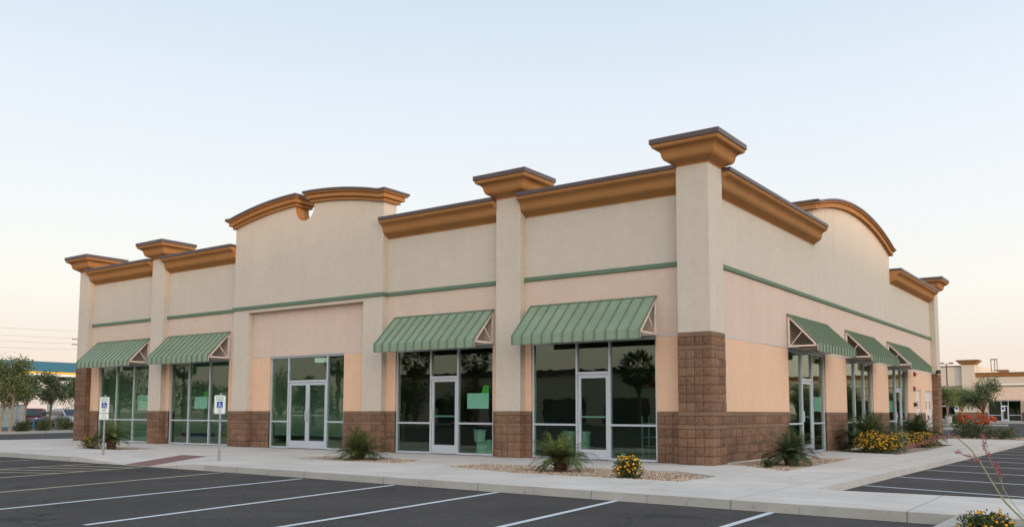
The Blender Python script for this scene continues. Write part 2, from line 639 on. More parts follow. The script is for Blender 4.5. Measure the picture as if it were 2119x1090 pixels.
# ------------------------------------------------------------------ ground, road, pavement
def sheet(name, poly, z, mat, label=None, skirt=0.0, holes=()):
    bm = bmesh.new()
    edges = []
    for l in [poly] + list(holes):
        vs = [bm.verts.new((x, y, z)) for x, y in l]
        for a, b in zip(vs, vs[1:] + vs[:1]):
            edges.append(bm.edges.new((a, b)))
    bmesh.ops.triangle_fill(bm, edges=edges, use_beauty=True)
    for f in bm.faces:
        f.normal_update()
        if f.normal.z < 0:
            f.normal_flip()
    if skirt:
        for e in edges:
            a, b = e.verts
            c, d = bm.verts.new((b.co.x, b.co.y, z - skirt)), bm.verts.new((a.co.x, a.co.y, z - skirt))
            bm.faces.new((a, b, c, d))
    me = bpy.data.meshes.new(name)
    bm.to_mesh(me)
    bm.free()
    me.materials.append(MAT[mat])
    o = bpy.data.objects.new(name, me)
    COL.objects.link(o)
    return struct(o, label)


sheet('ground', [(-2500, -2500), (2500, -2500), (2500, 2500), (-2500, 2500)], -0.42, 'desert')
sheet('parking_lot', [(-46.0, -60), (90, -60), (90, 118.2), (-52, 118.2), (-48.2, 12), (-46.3, 6.5), (-44.8, 2)], -0.13, 'asphalt', skirt=0.2)
sheet('gas_station_lot', [(-58, -40), (-140, -40), (-140, 80), (-62, 80), (-62, 20)], -0.30, 'road')


def kerb_y(x):
    pts = [(-31, -6.55), (-19, -6.95), (-8, -7.12), (-2, -7.31), (1.1, -7.43), (5.66, -7.62), (16, -8.0)]
    for (x0, y0), (x1, y1) in zip(pts, pts[1:]):
        if x <= x1:
            return y0 + (y1 - y0) * (x - x0) / (x1 - x0)
    return pts[-1][1]


PLANT_A = [(-9.72, -4.05), (-9.8, -2.55), (-6.75, -2.1), (-5.95, -3.95)]
PLANT_B = [(-4.65, -4.1), (-4.56, -2.62), (0.35, -2.5), (1.62, -3.4), (1.64, -5.0), (-2.0, -4.95)]
PLANT_C = [(0.28, 0.52), (2.15, -1.1), (1.86, 5.2), (0.05, 4.95), (0.05, 0.52)]
PLANT_D = [(-20.6, -4.15), (-20.4, -2.6), (-17.5, -2.65), (-17.75, -4.05)]
PLANT_E = [(0.05, 9.4), (2.3, 8.2), (2.4, 11.2), (2.15, 18.0), (0.05, 19.2)]
RX = (-14.6, -12.35, -11.25, -9.4)
outer = [(-30.7, -6.2), (-30.3, kerb_y(-30))] + [(x, kerb_y(x)) for x in (-26, -22, -18, -16)] + \
        [(RX[0], kerb_y(RX[0])), (RX[0], -4.68), (RX[3], -4.68), (RX[3], kerb_y(RX[3]))] + \
        [(x, kerb_y(x)) for x in (-8, -5, -2, 1.1, 3.5, 5.66, 9, 16)] + \
        [(16, -4.6), (6.8, -5.0), (4.3, -5.13), (3.95, -5.0), (3.95, 25.2), (3.75, 26.0), (3.2, 26.3), (0.4, 27.6), (-30.2, 27.6)]
sheet('pavement', outer, 0.0, 'walk', 'pale concrete pavement round the shop building', 0.16,
      [PLANT_A, PLANT_B, PLANT_C, PLANT_D, PLANT_E])
for i, pl in enumerate((PLANT_A, PLANT_B, PLANT_C, PLANT_D, PLANT_E)):
    sheet('gravel_bed', pl, -0.035, 'gravel', 'bed of loose tan gravel set in the pavement')

# kerb stones: a slightly darker front edge with joints
mb = MB()
xs = [-30 + 0.75 * i for i in range(62)]
for x0, x1 in zip(xs, xs[1:]):
    if x1 > RX[0] and x0 < RX[3]:
        continue
    g = 0.012 if abs((x0 / 2.25) - round(x0 / 2.25)) < 0.17 else 0.0
    y0, y1 = kerb_y(x0) - 0.004, kerb_y(x1) - 0.004
    mb.add([(x0 + g, y0 - 0.012, -0.15), (x1, y1 - 0.012, -0.15), (x1, y1 + 0.01, -0.15), (x0 + g, y0 + 0.01, -0.15),
            (x0 + g, y0, -0.006), (x1, y1, -0.006), (x1, y1 + 0.012, -0.002), (x0 + g, y0 + 0.012, -0.002)],
           [(0, 1, 5, 4), (4, 5, 6, 7), (1, 2, 6, 5), (3, 0, 4, 7)])
struct(mb.build('kerb', 'kerb'))
mb = MB()
yk = lambda x: kerb_y(x)
top = [(RX[0], -4.68, 0), (-13.5, -4.68, 0), (-12.28, -4.74, 0), (RX[3], -4.68, 0)]
bot = [(RX[0], yk(RX[0]), 0), (RX[1], yk(RX[1]), -0.118), (RX[2], yk(RX[2]), -0.118), (RX[3], yk(RX[3]), 0)]
mb.face([top[0], top[1], bot[1], bot[0]])
mb.face([top[2], top[3], bot[3], bot[2]])
for a, b in zip(bot, bot[1:]):
    mb.face([a, b, (b[0], b[1], -0.2), (a[0], a[1], -0.2)])
struct(mb.build('ramp_flare', 'walk', recalc=False))
mb = MB()
mb.face([top[1], top[2], bot[2], bot[1]])
struct(mb.build('kerb_ramp', 'ramp', recalc=False), 'red-brown textured kerb ramp between the two parking signs')

# planted strip beyond the side road and its kerb
far = [(-43.9, -2), (-44.8, 2), (-45.7, 5), (-47.4, 10), (-50.5, 20), (-60, 50)]
mb = MB()
for (x0, y0), (x1, y1) in zip(far, far[1:]):
    mb.add([(x0, y0, -0.14), (x1, y1, -0.14), (x0 - .02, y0, 0.01), (x1 - .02, y1, 0.01), (x0 - .22, y0, 0.01), (x1 - .22, y1, 0.01), (x0 - .22, y0, -.2), (x1 - .22, y1, -.2)],
           [(0, 1, 3, 2), (2, 3, 5, 4), (4, 5, 7, 6)])
struct(mb.build('road_kerb', 'kerb'))
mb = MB()
for (x0, y0), (x1, y1) in zip(far, far[1:]):
    for k in range(3):
        xa, xb = 0.2 + 5.2 * k, 0.2 + 5.2 * (k + 1)
        za, zb = -0.03 - 0.10 * k, -0.03 - 0.10 * (k + 1)
        mb.face([(x0 - xa, y0, za), (x1 - xa, y1, za), (x1 - xb, y1, zb), (x0 - xb, y0, zb)])
struct(mb.build('planted_strip', 'soil'), 'strip of bare brown soil beside the road')

def ribbon(name, a, b, wd, z, mat, label=None):
    a, b = Vector((a[0], a[1], 0)), Vector((b[0], b[1], 0))
    d = (b - a).normalized()
    s = Vector((-d.y, d.x, 0)) * wd / 2
    mb = MB()
    n = 6
    for i in range(n):
        p, q = a.lerp(b, i / n), a.lerp(b, (i + 1) / n)
        mb.face([(p.x - s.x, p.y - s.y, z), (q.x - s.x, q.y - s.y, z), (q.x + s.x, q.y + s.y, z), (p.x + s.x, p.y + s.y, z)])
    return struct(mb.build(name, mat, recalc=False), label)


ZL = -0.126
for a, b in (((-5.385, -7.40), (-4.30, -13.6)), ((-2.89, -7.40), (-1.80, -13.7)), ((-0.52, -7.42), (0.30, -13.6)),
             ((1.72, -7.36), (2.45, -13.4)), ((4.14, -7.50), (4.36, -13.0))):
    ribbon('parking_line', a, b, 0.10, ZL, 'linewhite')
for a, b in (((-8.13, -7.21), (-6.9, -12.6)), ((-11.2, -7.25), (-10.2, -11.2)), ((-13.52, -7.0), (-12.6, -12.0)), ((-16.55, -7.0), (-15.6, -12.0)),
             ((-18.9, -6.95), (-18.0, -11.0))):
    ribbon('parking_line', a, b, 0.10, ZL, 'lineyellow')
for k in range(4):
    t0 = 0.06 + 0.17 * k
    a = (-11.2 + 1.0 * t0, -7.25 - 3.95 * t0)
    b = (-13.52 + 0.92 * (t0 + .16), -7.0 - 5.0 * (t0 + .16))
    ribbon('parking_line', a, b, 0.10, ZL + 0.001, 'lineyellow')
for y0 in (-2.27, 0.46, 3.2, 5.75, 8.45, 11.0, 13.6, 16.2, 18.8, 21.4, 24.0):
    ribbon('parking_line', (3.99, y0), (9.6, y0 - 1.75), 0.10, ZL, 'linewhite')

# kerbed island at the right edge of the view
mb = MB()
for (x0, y0, x1, y1) in ((6.36, -7.60, 6.30, -13.5),):
    mb.add([(x0, y0, -0.15), (x1, y1, -0.15), (x0 + .02, y0, 0), (x1 + .02, y1, 0), (x0 + .17, y0, 0), (x1 + .17, y1, 0), (x0 + .17, y0, -.15), (x1 + .17, y1, -.15)],
           [(0, 1, 3, 2), (2, 3, 5, 4), (4, 5, 7, 6)])
struct(mb.build('island_kerb', 'kerb'))
sheet('island_gravel', [(6.52, -7.64), (14, -7.9), (14, -13.5), (6.46, -13.5)], -0.085, 'gravel')

# kerbs and pavement far across the side lot
mb = MB()
mb.box(-12.2, -4.4, 90.0, 92.4, -0.13, 0.02)
mb.box(-7.5, -4.2, 60.5, 66.0, -0.13, 0.02)
mb.box(-40, 60, 118.0, 122.4, -0.13, 0.18)
struct(mb.build('far_pavement', 'kerb'))
sheet('planting_bed', [(0.5, 27.7), (3.3, 26.5), (4.4, 29.5), (3.6, 32.5), (-0.4, 32.5)], -0.02, 'soil', skirt=0.12)


def stones(poly, z, n, seed, size=(0.009, 0.022)):
    r = random.Random(seed)
    x0, x1 = min(p[0] for p in poly), max(p[0] for p in poly)
    y0, y1 = min(p[1] for p in poly), max(p[1] for p in poly)

    def inside(x, y):
        c = False
        for (ax, ay), (bx, by) in zip(poly, poly[1:] + poly[:1]):
            if (ay > y) != (by > y) and x < (bx - ax) * (y - ay) / (by - ay) + ax:
                c = not c
        return c
    mb = MB()
    k = 0
    while k < n:
        x, y = r.uniform(x0, x1), r.uniform(y0, y1)
        if not inside(x, y):
            continue
        k += 1
        s = r.uniform(*size)
        a = r.uniform(0, pi)
        e = r.uniform(0.55, 1.0)
        vs = []
        for q in range(5):
            t = a + 2 * pi * q / 5
            rr = s * r.uniform(0.75, 1.15)
            vs.append((x + rr * cos(t), y + rr * sin(t) * e, z - 0.004))
        tt = [(x + (vx - x) * 0.55 + r.uniform(-.1, .1) * s, y + (vy - y) * 0.55, z + s * r.uniform(0.6, 0.95)) for vx, vy, _ in vs]
        mb.add(vs + tt, [(i, (i + 1) % 5, 5 + (i + 1) % 5, 5 + i) for i in range(5)] + [(5, 6, 7, 8, 9)], r.random())
    return mb


for pl, n, sd_ in ((PLANT_A, 4200, 1), (PLANT_B, 9000, 2), (PLANT_C, 7000, 3), (PLANT_D, 1000, 4)):
    o = stones(pl, -0.035, n, sd_).build('gravel', 'stone', recalc=False)
    tag(o, 'loose tan gravel lying in the pavement planting beds', 'gravel', 'gravel in the beds', 'stuff')


# ------------------------------------------------------------------ the shop building
B = empty('shop_building', (0, 0, 0))
tag(B, 'large cream and peach corner shop building with green awnings and ochre cornices', 'building')

FR = lambda s, o, z: (s, -o, z)          # front wall: s runs along x, o points outwards (-y)
SD = lambda s, o, z: (o, s, z)           # side wall: s runs along y, o points outwards (+x)
PW = 0.813                               # pier width, four half blocks
Z1, Z2, ZB0, ZB1, ZC = 1.22, 3.045, 4.685, 4.79, 6.418


def fbox(mb, f, s0, s1, o0, o1, z0, z1, r=0.5, m=0):
    a, b = f(s0, o0, z0), f(s1, o1, z1)
    mb.box(a[0], b[0], a[1], b[1], a[2], b[2], r, m)


COURSES = [(.2032, 1)] * 4 + [(.1016, 0), (.2032, 1), (.1016, 0)]
UPPER = [(.2032, 1)] * 7 + [(.1016, 0), (.2032, 1), (.1016, 0)]


def blockwork(mb, f, s0, s1, o, courses, z=0.0, depth=0.03, seed=0):
    """courses of scored split-face block; o is the outer face, mortar bed behind it"""
    r = random.Random(seed + int(s0 * 100) + 7)
    fbox(mb, f, s0 + .006, s1 - .006, o - depth - 0.02, o - depth * 0.62, z + .002, z + sum(c[0] for c in courses) - .002, 0.5, 2)
    row = 0
    for h, split in courses:
        step = 0.2032 if split else 0.4064
        n = max(1, round((s1 - s0) / step))
        st = (s1 - s0) / n
        tone = 0
        for k in range(n):
            if k % 2 == 0 or not split:
                tone = .5 + r.uniform(-.28, .28)
            a, b = s0 + k * st, s0 + (k + 1) * st
            g = 0.0060 if (k % 2 == 0 or not split) else 0.0042
            d = r.uniform(-0.006, 0.006) if split else -0.002
            if not split:
                fbox(mb, f, a + g, b - g, o - depth, o + d, z + .005, z + h - .005, tone * .6 + .2, 1)
            else:
                # irregular split face: a 4 x 3 grid of depths
                nu, nv = 4, 3
                base = len(mb.v)
                for j in range(nv + 1):
                    for i in range(nu + 1):
                        u = a + g + (b - a - 2 * g) * i / nu
                        v = z + .0052 + (h - .0104) * j / nv
                        edge = i in (0, nu) or j in (0, nv)
                        dd = d + (r.uniform(-.009, .0) if edge else r.uniform(-.004, .011))
                        mb.v.append(f(u, o + dd, v))
                for j in range(nv):
                    for i in range(nu):
                        q = base + j * (nu + 1) + i
                        mb.f.append((q, q + 1, q + nu + 2, q + nu + 1) if f is FR else (q, q + 1, q + nu + 2, q + nu + 1))
                        mb.r.append(min(1, max(0, tone + r.uniform(-.12, .12))))
                        mb.m.append(0)
                # block sides back to the mortar
                P = lambda i, j: mb.v[base + j * (nu + 1) + i]
                for (i0, j0, i1, j1) in ((0, 0, nu, 0), (nu, 0, nu, nv), (nu, nv, 0, nv), (0, nv, 0, 0)):
                    p, q = P(i0, j0), P(i1, j1)
                    bk = lambda t: ((t[0], -(o - depth), t[2]) if f is FR else (o - depth, t[1], t[2]))
                    mb.face([p, q, bk(q), bk(p)], tone, 0)
        z += h
        row += 1


BLK = ['block', 'smooth', 'mortar']

# openings: (start, end, mullions, doors)
FW = [(-26.46, -22.86), (-21.50, -17.92), (-15.69, -12.11), (-9.90, -6.25), (-4.975, -1.31)]
SW = [(5.69, 9.23), (11.61, 15.18), (17.55, 20.99)]
SDOOR = [(22.68, 23.62), (24.58, 26.2)]

middle, upper = MB(), MB()


def solid(ops, a, b):
    out, x = [], a
    for (p, q) in ops:
        if p > x:
            out.append((x, p))
        x = q
    if b > x:
        out.append((x, b))
    return out


for (a, b) in solid(FW, -27.5, -0.05):
    lower, base = MB(), MB()
    fbox(lower, FR, a, b, -.25, 0, Z1, Z2 - .02)
    o = lower.build('lower_wall', 'peach', B)
    fbox(base, FR, a, b, -.25, -.05, 0, Z1 - .002, 0.5, 2)
    blockwork(base, FR, a, b, 0.004, COURSES, seed=11)
    base.build('block_base', BLK, o)
for (a, b) in solid(SW + SDOOR, 0.30, 26.3):
    lower, base = MB(), MB()
    fbox(lower, SD, a, b, -.25, 0, Z1, Z2 - .02)
    o = lower.build('lower_wall', 'peach', B)
    fbox(base, SD, a, b, -.25, -.05, 0, Z1 - .002, 0.5, 2)
    blockwork(base, SD, a, b, 0.004, COURSES, seed=31)
    base.build('block_base', BLK, o)
for (a, b) in SDOOR:
    lower = MB()
    fbox(lower, SD, a, b, -.25, 0, 2.25, Z2 - .02)
    lower.build('lower_wall', 'peach', B)
fbox(middle, FR, -27.5, -0.3, -.25, 0, Z2, ZB0 + .05)
fbox(middle, SD, 0.30, 26.3, -.25, 0, Z2, ZB0 + .05)
fbox(upper, FR, -27.5, -0.3, -.28, 0, ZB0 + .05, 6.9)
fbox(upper, SD, 0.30, 26.3, -.28, 0, ZB0 + .05, 6.9)
# rear and far walls
fbox(upper, FR, -27.5, 0, -27.0, -26.7, 0, 6.9)
upper.box(-27.5, -27.2, 0.3, 26.7, 0, 6.9)
middle.build('middle_wall', 'pink', B)
upper.build('upper_wall', 'cream', B)

rv = MB()
for (a, b) in ((-27.1, -22.53), (-21.72, -17.44), (-16.62, -11.09), (-10.28, -5.99), (-5.175, -0.57)):
    fbox(rv, FR, a, b, -.02, 0.006, Z2 - .021, Z2 + .003)
fbox(rv, SD, 0.47, 26.2, -.02, 0.006, Z2 - .021, Z2 + .003)
rv.build('reveal_strip', 'alu', B)

# green painted bands
for (f, a, b) in ((FR, -27.1, -22.53), (FR, -21.72, -17.44), (FR, -10.28, -5.99), (FR, -5.175, -0.57), (SD, 0.46, 26.25)):
    mb = MB()
    fbox(mb, f, a, b, 0.0, 0.05, ZB0, ZB1)
    mb.build('green_band', 'band', B, bevel=0.006)
mb = MB()
fbox(mb, FR, -17.485, -10.235, 0.20, 0.255, ZB0 - .003, ZB1 + .003)
fbox(mb, FR, -10.285, -10.237, 0.052, 0.198, ZB0 - .003, ZB1 + .003)
fbox(mb, FR, -17.483, -17.435, 0.052, 0.198, ZB0 - .003, ZB1 + .003)
mb.build('green_band', 'band', B, bevel=0.006)

# cornice profile: (outward, up) above the foot of the moulding
PROF = [(0.0, 0.0), (0.012, 0.040), (0.07, 0.078), (0.125, 0.108), (0.165, 0.130), (0.202, 0.152), (0.225, 0.182), (0.241, 0.215), (0.250, 0.25), (0.256, 0.29),
        (0.270, 0.335), (0.298, 0.372), (0.338, 0.400), (0.385, 0.420), (0.415, 0.440), (0.430, 0.470), (0.436, 0.522)]


def cornice(f, a, b, z, name='cornice'):
    mb = MB()
    poly = [(-0.25, 0.0)] + PROF + [(-0.25, 0.522)]
    n = len(poly)
    vs = [f(a, o, z + q) for o, q in poly] + [f(b, o, z + q) for o, q in poly]
    mb.add(vs, [tuple(range(n)), tuple(reversed(range(n, 2 * n)))] + [(k, n + k, n + (k + 1) % n, (k + 1) % n) for k in range(n)])
    o = mb.build(name, 'ochre', B, smooth=32)
    cp = MB()
    fbox(cp, f, a - .004, b + .004, -0.30, 0.464, z + .519, z + .618)
    cp.build('metal_coping', 'cap', o, bevel=0.006)
    # thin shadow line metal below the moulding
    return o


for (f, a, b) in ((FR, -27.1, -22.535), (FR, -21.715, -17.445), (FR, -10.275, -5.995), (FR, -5.17, -0.575), (SD, 0.468, 8.40), (SD, 18.375, 26.19)):
    cornice(f, a, b, ZC)


def pier(x0, x1, y0, y1, blocks_h, seed):
    """stuccoed pier with a flared moulded cap; x0..x1, y0..y1 in plan"""
    st = MB()
    zb = 3.048 if blocks_h else 1.22
    st.box(x0, x1, y0, y1, zb, 6.99)
    o = st.build('pier', 'cream', B, bevel=0.008)
    bl = MB()
    e = 0.014 if blocks_h else 0.004
    cs = COURSES + (UPPER if blocks_h else [])
    bl.box(x0 + .03, x1 - .03, y0 + .03, y1 - .03, 0, zb - .003, 0.5, 2)
    blockwork(bl, FR, x0 - e, x1 + e, -y0 + e, cs, seed=seed)
    blockwork(bl, SD, y0 - e + .02, y1 + e, x1 + e, cs, seed=seed + 1)
    # left face, mirrored
    lf = MB()
    blockwork(lf, SD, y0 - e + .02, y1 + e, 0.0, cs, seed=seed + 2)
    bl.add([(x0 - e - v[0], v[1], v[2]) for v in lf.v], [])
    off = len(bl.v) - len(lf.v)
    for fc, rr, m in zip(lf.f, lf.r, lf.m):
        bl.f.append(tuple(off + i for i in fc))
        bl.r.append(rr)
        bl.m.append(m)
    bl.build('block_base', BLK, o)
    mb = MB()
    n = len(PROF)
    vs = []
    for q, zz in PROF:
        q2, z2 = q * 1.0, 6.985 + zz * 0.99
        vs += [(x0 - q2, y0 - q2, z2), (x1 + q2, y0 - q2, z2), (x1 + q2, y1 + q2, z2), (x0 - q2, y1 + q2, z2)]
    fs = [(3, 2, 1, 0), tuple(4 * (n - 1) + k for k in range(4))]
    for i in range(n - 1):
        for k in range(4):
            fs.append((4 * i + k, 4 * i + (k + 1) % 4, 4 * i + 4 + (k + 1) % 4, 4 * i + 4 + k))
    mb.add(vs, fs)
    mb.build('pier_cap', 'ochre', o, smooth=32)
    cp = MB()
    cp.box(x0 - .466, x1 + .466, y0 - .466, y1 + .466, 7.500, 7.622)
    cp.build('metal_coping', 'cap', o, bevel=0.006)
    return o


pier(-0.57, 0.243, -0.35, 0.463, True, 100)
pier(-5.99, -5.177, -0.225, 0.35, False, 200)
pier(-22.53, -21.717, -0.225, 0.35, False, 300)
pier(-27.92, -27.107, -0.20, 0.72, True, 400)
pier(-0.57, 0.243, 26.22, 27.05, True, 500)

# entrance gable with its arched, notched top
GX0, GX1, GC = -17.44, -10.28, -13.86
GH = (GX1 - GX0) / 2


def arc_z(s, c, h, z_end, z_top):
    sag = z_top - z_end
    Rr = (h * h + sag * sag) / (2 * sag)
    d = max(-h, min(h, s - c))
    return z_top - Rr + sqrt(Rr * Rr - d * d)


gz = lambda x: arc_z(x, GC, GH, 7.575, 7.985)
NR, NZ = 0.45, 7.885
poly = [(GX0, 4.572), (GX1, 4.572)]
ns = 18
xr = GC + NR
poly += [(GX1 + (xr - GX1) * k / ns, gz(GX1 + (xr - GX1) * k / ns)) for k in range(ns + 1)]
poly += [(GC + NR * cos(a), NZ - NR * sin(a)) for a in [pi * k / 18 for k in range(0, 19)]]
xl = GC - NR
poly += [(xl + (GX0 - xl) * k / ns, gz(xl + (GX0 - xl) * k / ns)) for k in range(ns + 1)]
mb = MB()


def notch_side(p, q):
    inside = abs(p[0] - GC) < NR + .01 and abs(q[0] - GC) < NR + .01 and p[1] < 8.1 and p[1] > 7
    return 1 if inside else 0


mb.prism(poly, lambda a, b, d: FR(a, d, b), 0.208, -0.345, m=0, m_side=notch_side)
gable = mb.build('entrance_gable', ['cream', 'ochre'], B)
for (a, b) in ((GX0, GX0 + PW), (GX1 - PW, GX1)):
    mb = MB()
    fbox(mb, FR, a, b, 0.002, 0.208, Z1, 4.571)
    leg = mb.build('gable_leg', 'cream', B)
    mb = MB()
    mb.box(a + .02, b - .02, -.18, .002, 0, Z1 - .003, 0.5, 2)
    blockwork(mb, FR, a, b, .212, COURSES, seed=61)
    blockwork(mb, SD, -.20, .0, b + .004, COURSES, seed=62)
    lf = MB()
    blockwork(lf, SD, -.20, .0, 0.0, COURSES, seed=63)
    off = len(mb.v)
    mb.add([(a - .004 - v[0], v[1], v[2]) for v in lf.v], [])
    for fc, rr, m in zip(lf.f, lf.r, lf.m):
        mb.f.append(tuple(off + i for i in fc))
        mb.r.append(rr)
        mb.m.append(m)
    mb.build('block_base', BLK, leg)
mb = MB()
fbox(mb, FR, GC - .006, GC + .006, 0.2, 0.2095, ZB1, NZ - NR)
mb.build('control_joint', 'cream', gable)


def arched_strip(mb, f, zf, s0, s1, e, o0, o1, za, zb, n=26):
    a, b = s0 - e, s1 + e
    st = [a + (b - a) * k / n for k in range(n + 1)]
    base = len(mb.v)
    for s in st:
        z = zf(s)
        mb.v += [f(s, o1 + e, z + za), f(s, o1 + e, z + zb), f(s, o0 - e, z + zb), f(s, o0 - e, z + za)]
    for i in range(n):
        for k in range(4):
            mb.f.append((base + 4 * i + k, base + 4 * i + (k + 1) % 4, base + 4 * i + 4 + (k + 1) % 4, base + 4 * i + 4 + k))
            mb.r.append(.5)
            mb.m.append(0)
    mb.f += [(base, base + 1, base + 2, base + 3), tuple(base + 4 * n + k for k in (3, 2, 1, 0))]
    mb.r += [.5, .5]
    mb.m += [0, 0]


for (a, b) in ((GX0, xl), (xr, GX1)):
    mb = MB()
    arched_strip(mb, FR, gz, a, b, 0.09, -0.345, 0.208, -0.012, 0.095)
    arched_strip(mb, FR, gz, a, b, 0.185, -0.345, 0.208, 0.092, 0.232)
    arched_strip(mb, FR, gz, a, b, 0.255, -0.345, 0.208, 0.229, 0.275)
    o = mb.build('arched_cornice', 'ochre', gable)
    mb = MB()
    arched_strip(mb, FR, gz, a, b, 0.29, -0.345, 0.208, 0.272, 0.345)
    mb.build('metal_coping', 'cap', B)

# side gable, flush with the side wall
SY0, SY1 = 8.405, 18.37
SC, SH = (SY0 + SY1) / 2, (SY1 - SY0) / 2
sz = lambda y: arc_z(y, SC, SH, 7.578, 8.265)
poly = [(SY0, 6.9), (SY1, 6.9)] + [(SY1 + (SY0 - SY1) * k / 30, sz(SY1 + (SY0 - SY1) * k / 30)) for k in range(31)]
mb = MB()
mb.prism(poly, lambda a, b, d: SD(a, d, b), 0.0, -0.55)
sg = mb.build('side_gable', 'cream', B)
mb = MB()
arched_strip(mb, SD, sz, SY0, SY1, 0.14, -0.55, 0.0, -0.012, 0.150, 34)
arched_strip(mb, SD, sz, SY0, SY1, 0.205, -0.55, 0.0, 0.147, 0.200, 34)
mb.build('arched_cornice', 'ochre', sg)
mb = MB()
arched_strip(mb, SD, sz, SY0, SY1, 0.25, -0.55, 0.0, 0.198, 0.262, 34)
mb.build('metal_coping', 'cap', sg)
for y in (10.55, 16.6):
    mb = MB()
    fbox(mb, SD, y - .006, y + .006, -.02, 0.0015, ZB1, sz(y) - .02)
    mb.build('control_joint', 'cream', sg)

# roof and rooms behind the glass
mb = MB()
mb.box(-27.2, -0.28, 0.28, 2.2, 5.9, 6.0)
mb.box(-27.2, -0.28, 2.75, 26.7, 5.9, 6.0)
mb.box(-11.3, -0.28, 2.2, 2.75, 5.9, 6.0)
mb.build('roof', 'roof', B)
mb = MB()
mb.box(-27.2, -.26, .26, 26.7, 0.004, 0.012)
mb.build('interior_floor', 'intfloor', B)
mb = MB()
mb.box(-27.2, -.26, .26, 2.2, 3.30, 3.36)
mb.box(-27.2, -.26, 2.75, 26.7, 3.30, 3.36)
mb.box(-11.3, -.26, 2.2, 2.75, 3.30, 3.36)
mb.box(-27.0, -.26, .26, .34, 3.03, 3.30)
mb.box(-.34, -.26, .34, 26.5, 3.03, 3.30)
mb.build('interior_ceiling', 'intdim', B)
mb = MB()
for (x0, x1, y0, y1) in ((-27.1, -11.3, 2.12, 2.2), (-27.1, -11.3, 2.75, 2.83), (-27.19, -27.1, 2.2, 2.75), (-11.3, -11.21, 2.2, 2.75)):
    mb.box(x0, x1, y0, y1, 3.361, 5.899)
mb.build('added_light_shaft', 'interior', B)  # invented roof opening, added so daylight brightens the left rooms
mb = MB()
for x in (-26.95,):
    mb.box(x - .06, x + .06, .27, 4.2, .012, 3.3)
mb.box(-27, -11.27, 4.2, 4.32, .012, 3.3)
mb.box(-12.75, -11.27, 1.6, 1.72, .012, 3.3)
mb.box(-12.75, -12.63, 1.72, 4.19, .012, 3.3)
mb.build('partition_wall', 'interior', B)
mb = MB()
mb.box(-5.66, -5.52, .27, 26.6, .012, 3.3)
mb.box(-11.26, -11.14, .27, 9.5, .012, 3.3)
mb.box(-11.13, -5.67, 9.5, 9.62, .012, 3.3)
mb.box(-5.5, -.27, 10.3, 10.42, .012, 3.3)
mb.box(-5.5, -.27, 16.4, 16.52, .012, 3.3)
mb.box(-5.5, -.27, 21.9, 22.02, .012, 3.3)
mb.build('partition_wall', 'intdim', B)


# ------------------------------------------------------------------ storefronts
def storefront(f, a, b, muls, door=None, double=False, name='storefront_window'):
    """aluminium framed glazing between a and b; muls are mullion centres; door = (left, right) mullion index"""
    fr, gl = MB(), MB()
    ZT = 3.025
    W = 0.052
    O0, O1 = -0.155, -0.045
    posts = [a + W / 2] + list(muls) + [b - W / 2]
    for p in posts:
        fbox(fr, f, p - W / 2, p + W / 2, O0, O1, 0.012, ZT)
    dl = door if door is not None else -1
    for i in range(len(posts) - 1):
        p, q = posts[i] + W / 2, posts[i + 1] - W / 2
        fbox(fr, f, p, q, O0, O1, ZT - .055, ZT)
        if i == dl:
            fbox(fr, f, p, q, O0, O1, 2.155, 2.225)
            fbox(gl, f, p, q, -.104, -.096, 2.225, ZT - .055)
        else:
            fbox(fr, f, p, q, O0, O1, 0.012, 0.062)
            fbox(fr, f, p, q, O0, O1, 0.855, 0.905)
            fbox(gl, f, p, q, -.104, -.096, .062, .855)
            fbox(gl, f, p, q, -.104, -.096, .905, ZT - .055)
    o = fr.build(name, 'alu', B, bevel=0.004)
    gl.build('glass_pane', 'glass', o)
    if door is None:
        return
    p, q = posts[dl] + W / 2 + .006, posts[dl + 1] - W / 2 - .006
    leaves = [(p, (p + q) / 2 - .004), ((p + q) / 2 + .004, q)] if double else [(p, q)]
    for k, (u, v) in enumerate(leaves):
        d = MB()
        S = 0.085
        fbox(d, f, u, u + S, -.125, -.070, .02, 2.15)
        fbox(d, f, v - S, v, -.125, -.070, .02, 2.15)
        fbox(d, f, u + S, v - S, -.125, -.070, 2.06, 2.15)
        fbox(d, f, u + S, v - S, -.125, -.070, .02, .262)
        do = d.build('door', 'alu', B, bevel=0.004)
        g = MB()
        fbox(g, f, u + S, v - S, -.101, -.093, .262, 2.06)
        g.build('door_glass', 'glass', do)
        h = MB()
        hs = (u + S * .5) if (k == 1 or not double) else (v - S * .5)
        fbox(h, f, hs - .025, hs + .025, -.068, -.025, .93, 1.24)
        h.build('pull_handle', 'alu', do, bevel=0.008)
        pb = MB()
        fbox(pb, f, u + S, v - S, -.155, -.125, 1.06, 1.10)
        pb.build('push_bar', 'alu', do)


storefront(FR, *FW[0], [-25.23, -24.0])
storefront(FR, *FW[1], [-20.34, -19.09])
storefront(FR, *FW[2], [-14.79, -12.93], 1, True)
storefront(FR, *FW[3], [-8.55, -7.54], 1)
storefront(FR, *FW[4], [-3.60, -2.635], 1)
storefront(SD, *SW[0], [7.05, 8.04], 1)
storefront(SD, *SW[1], [12.85, 14.1])
storefront(SD, *SW[2], [18.98, 20.0], 1)

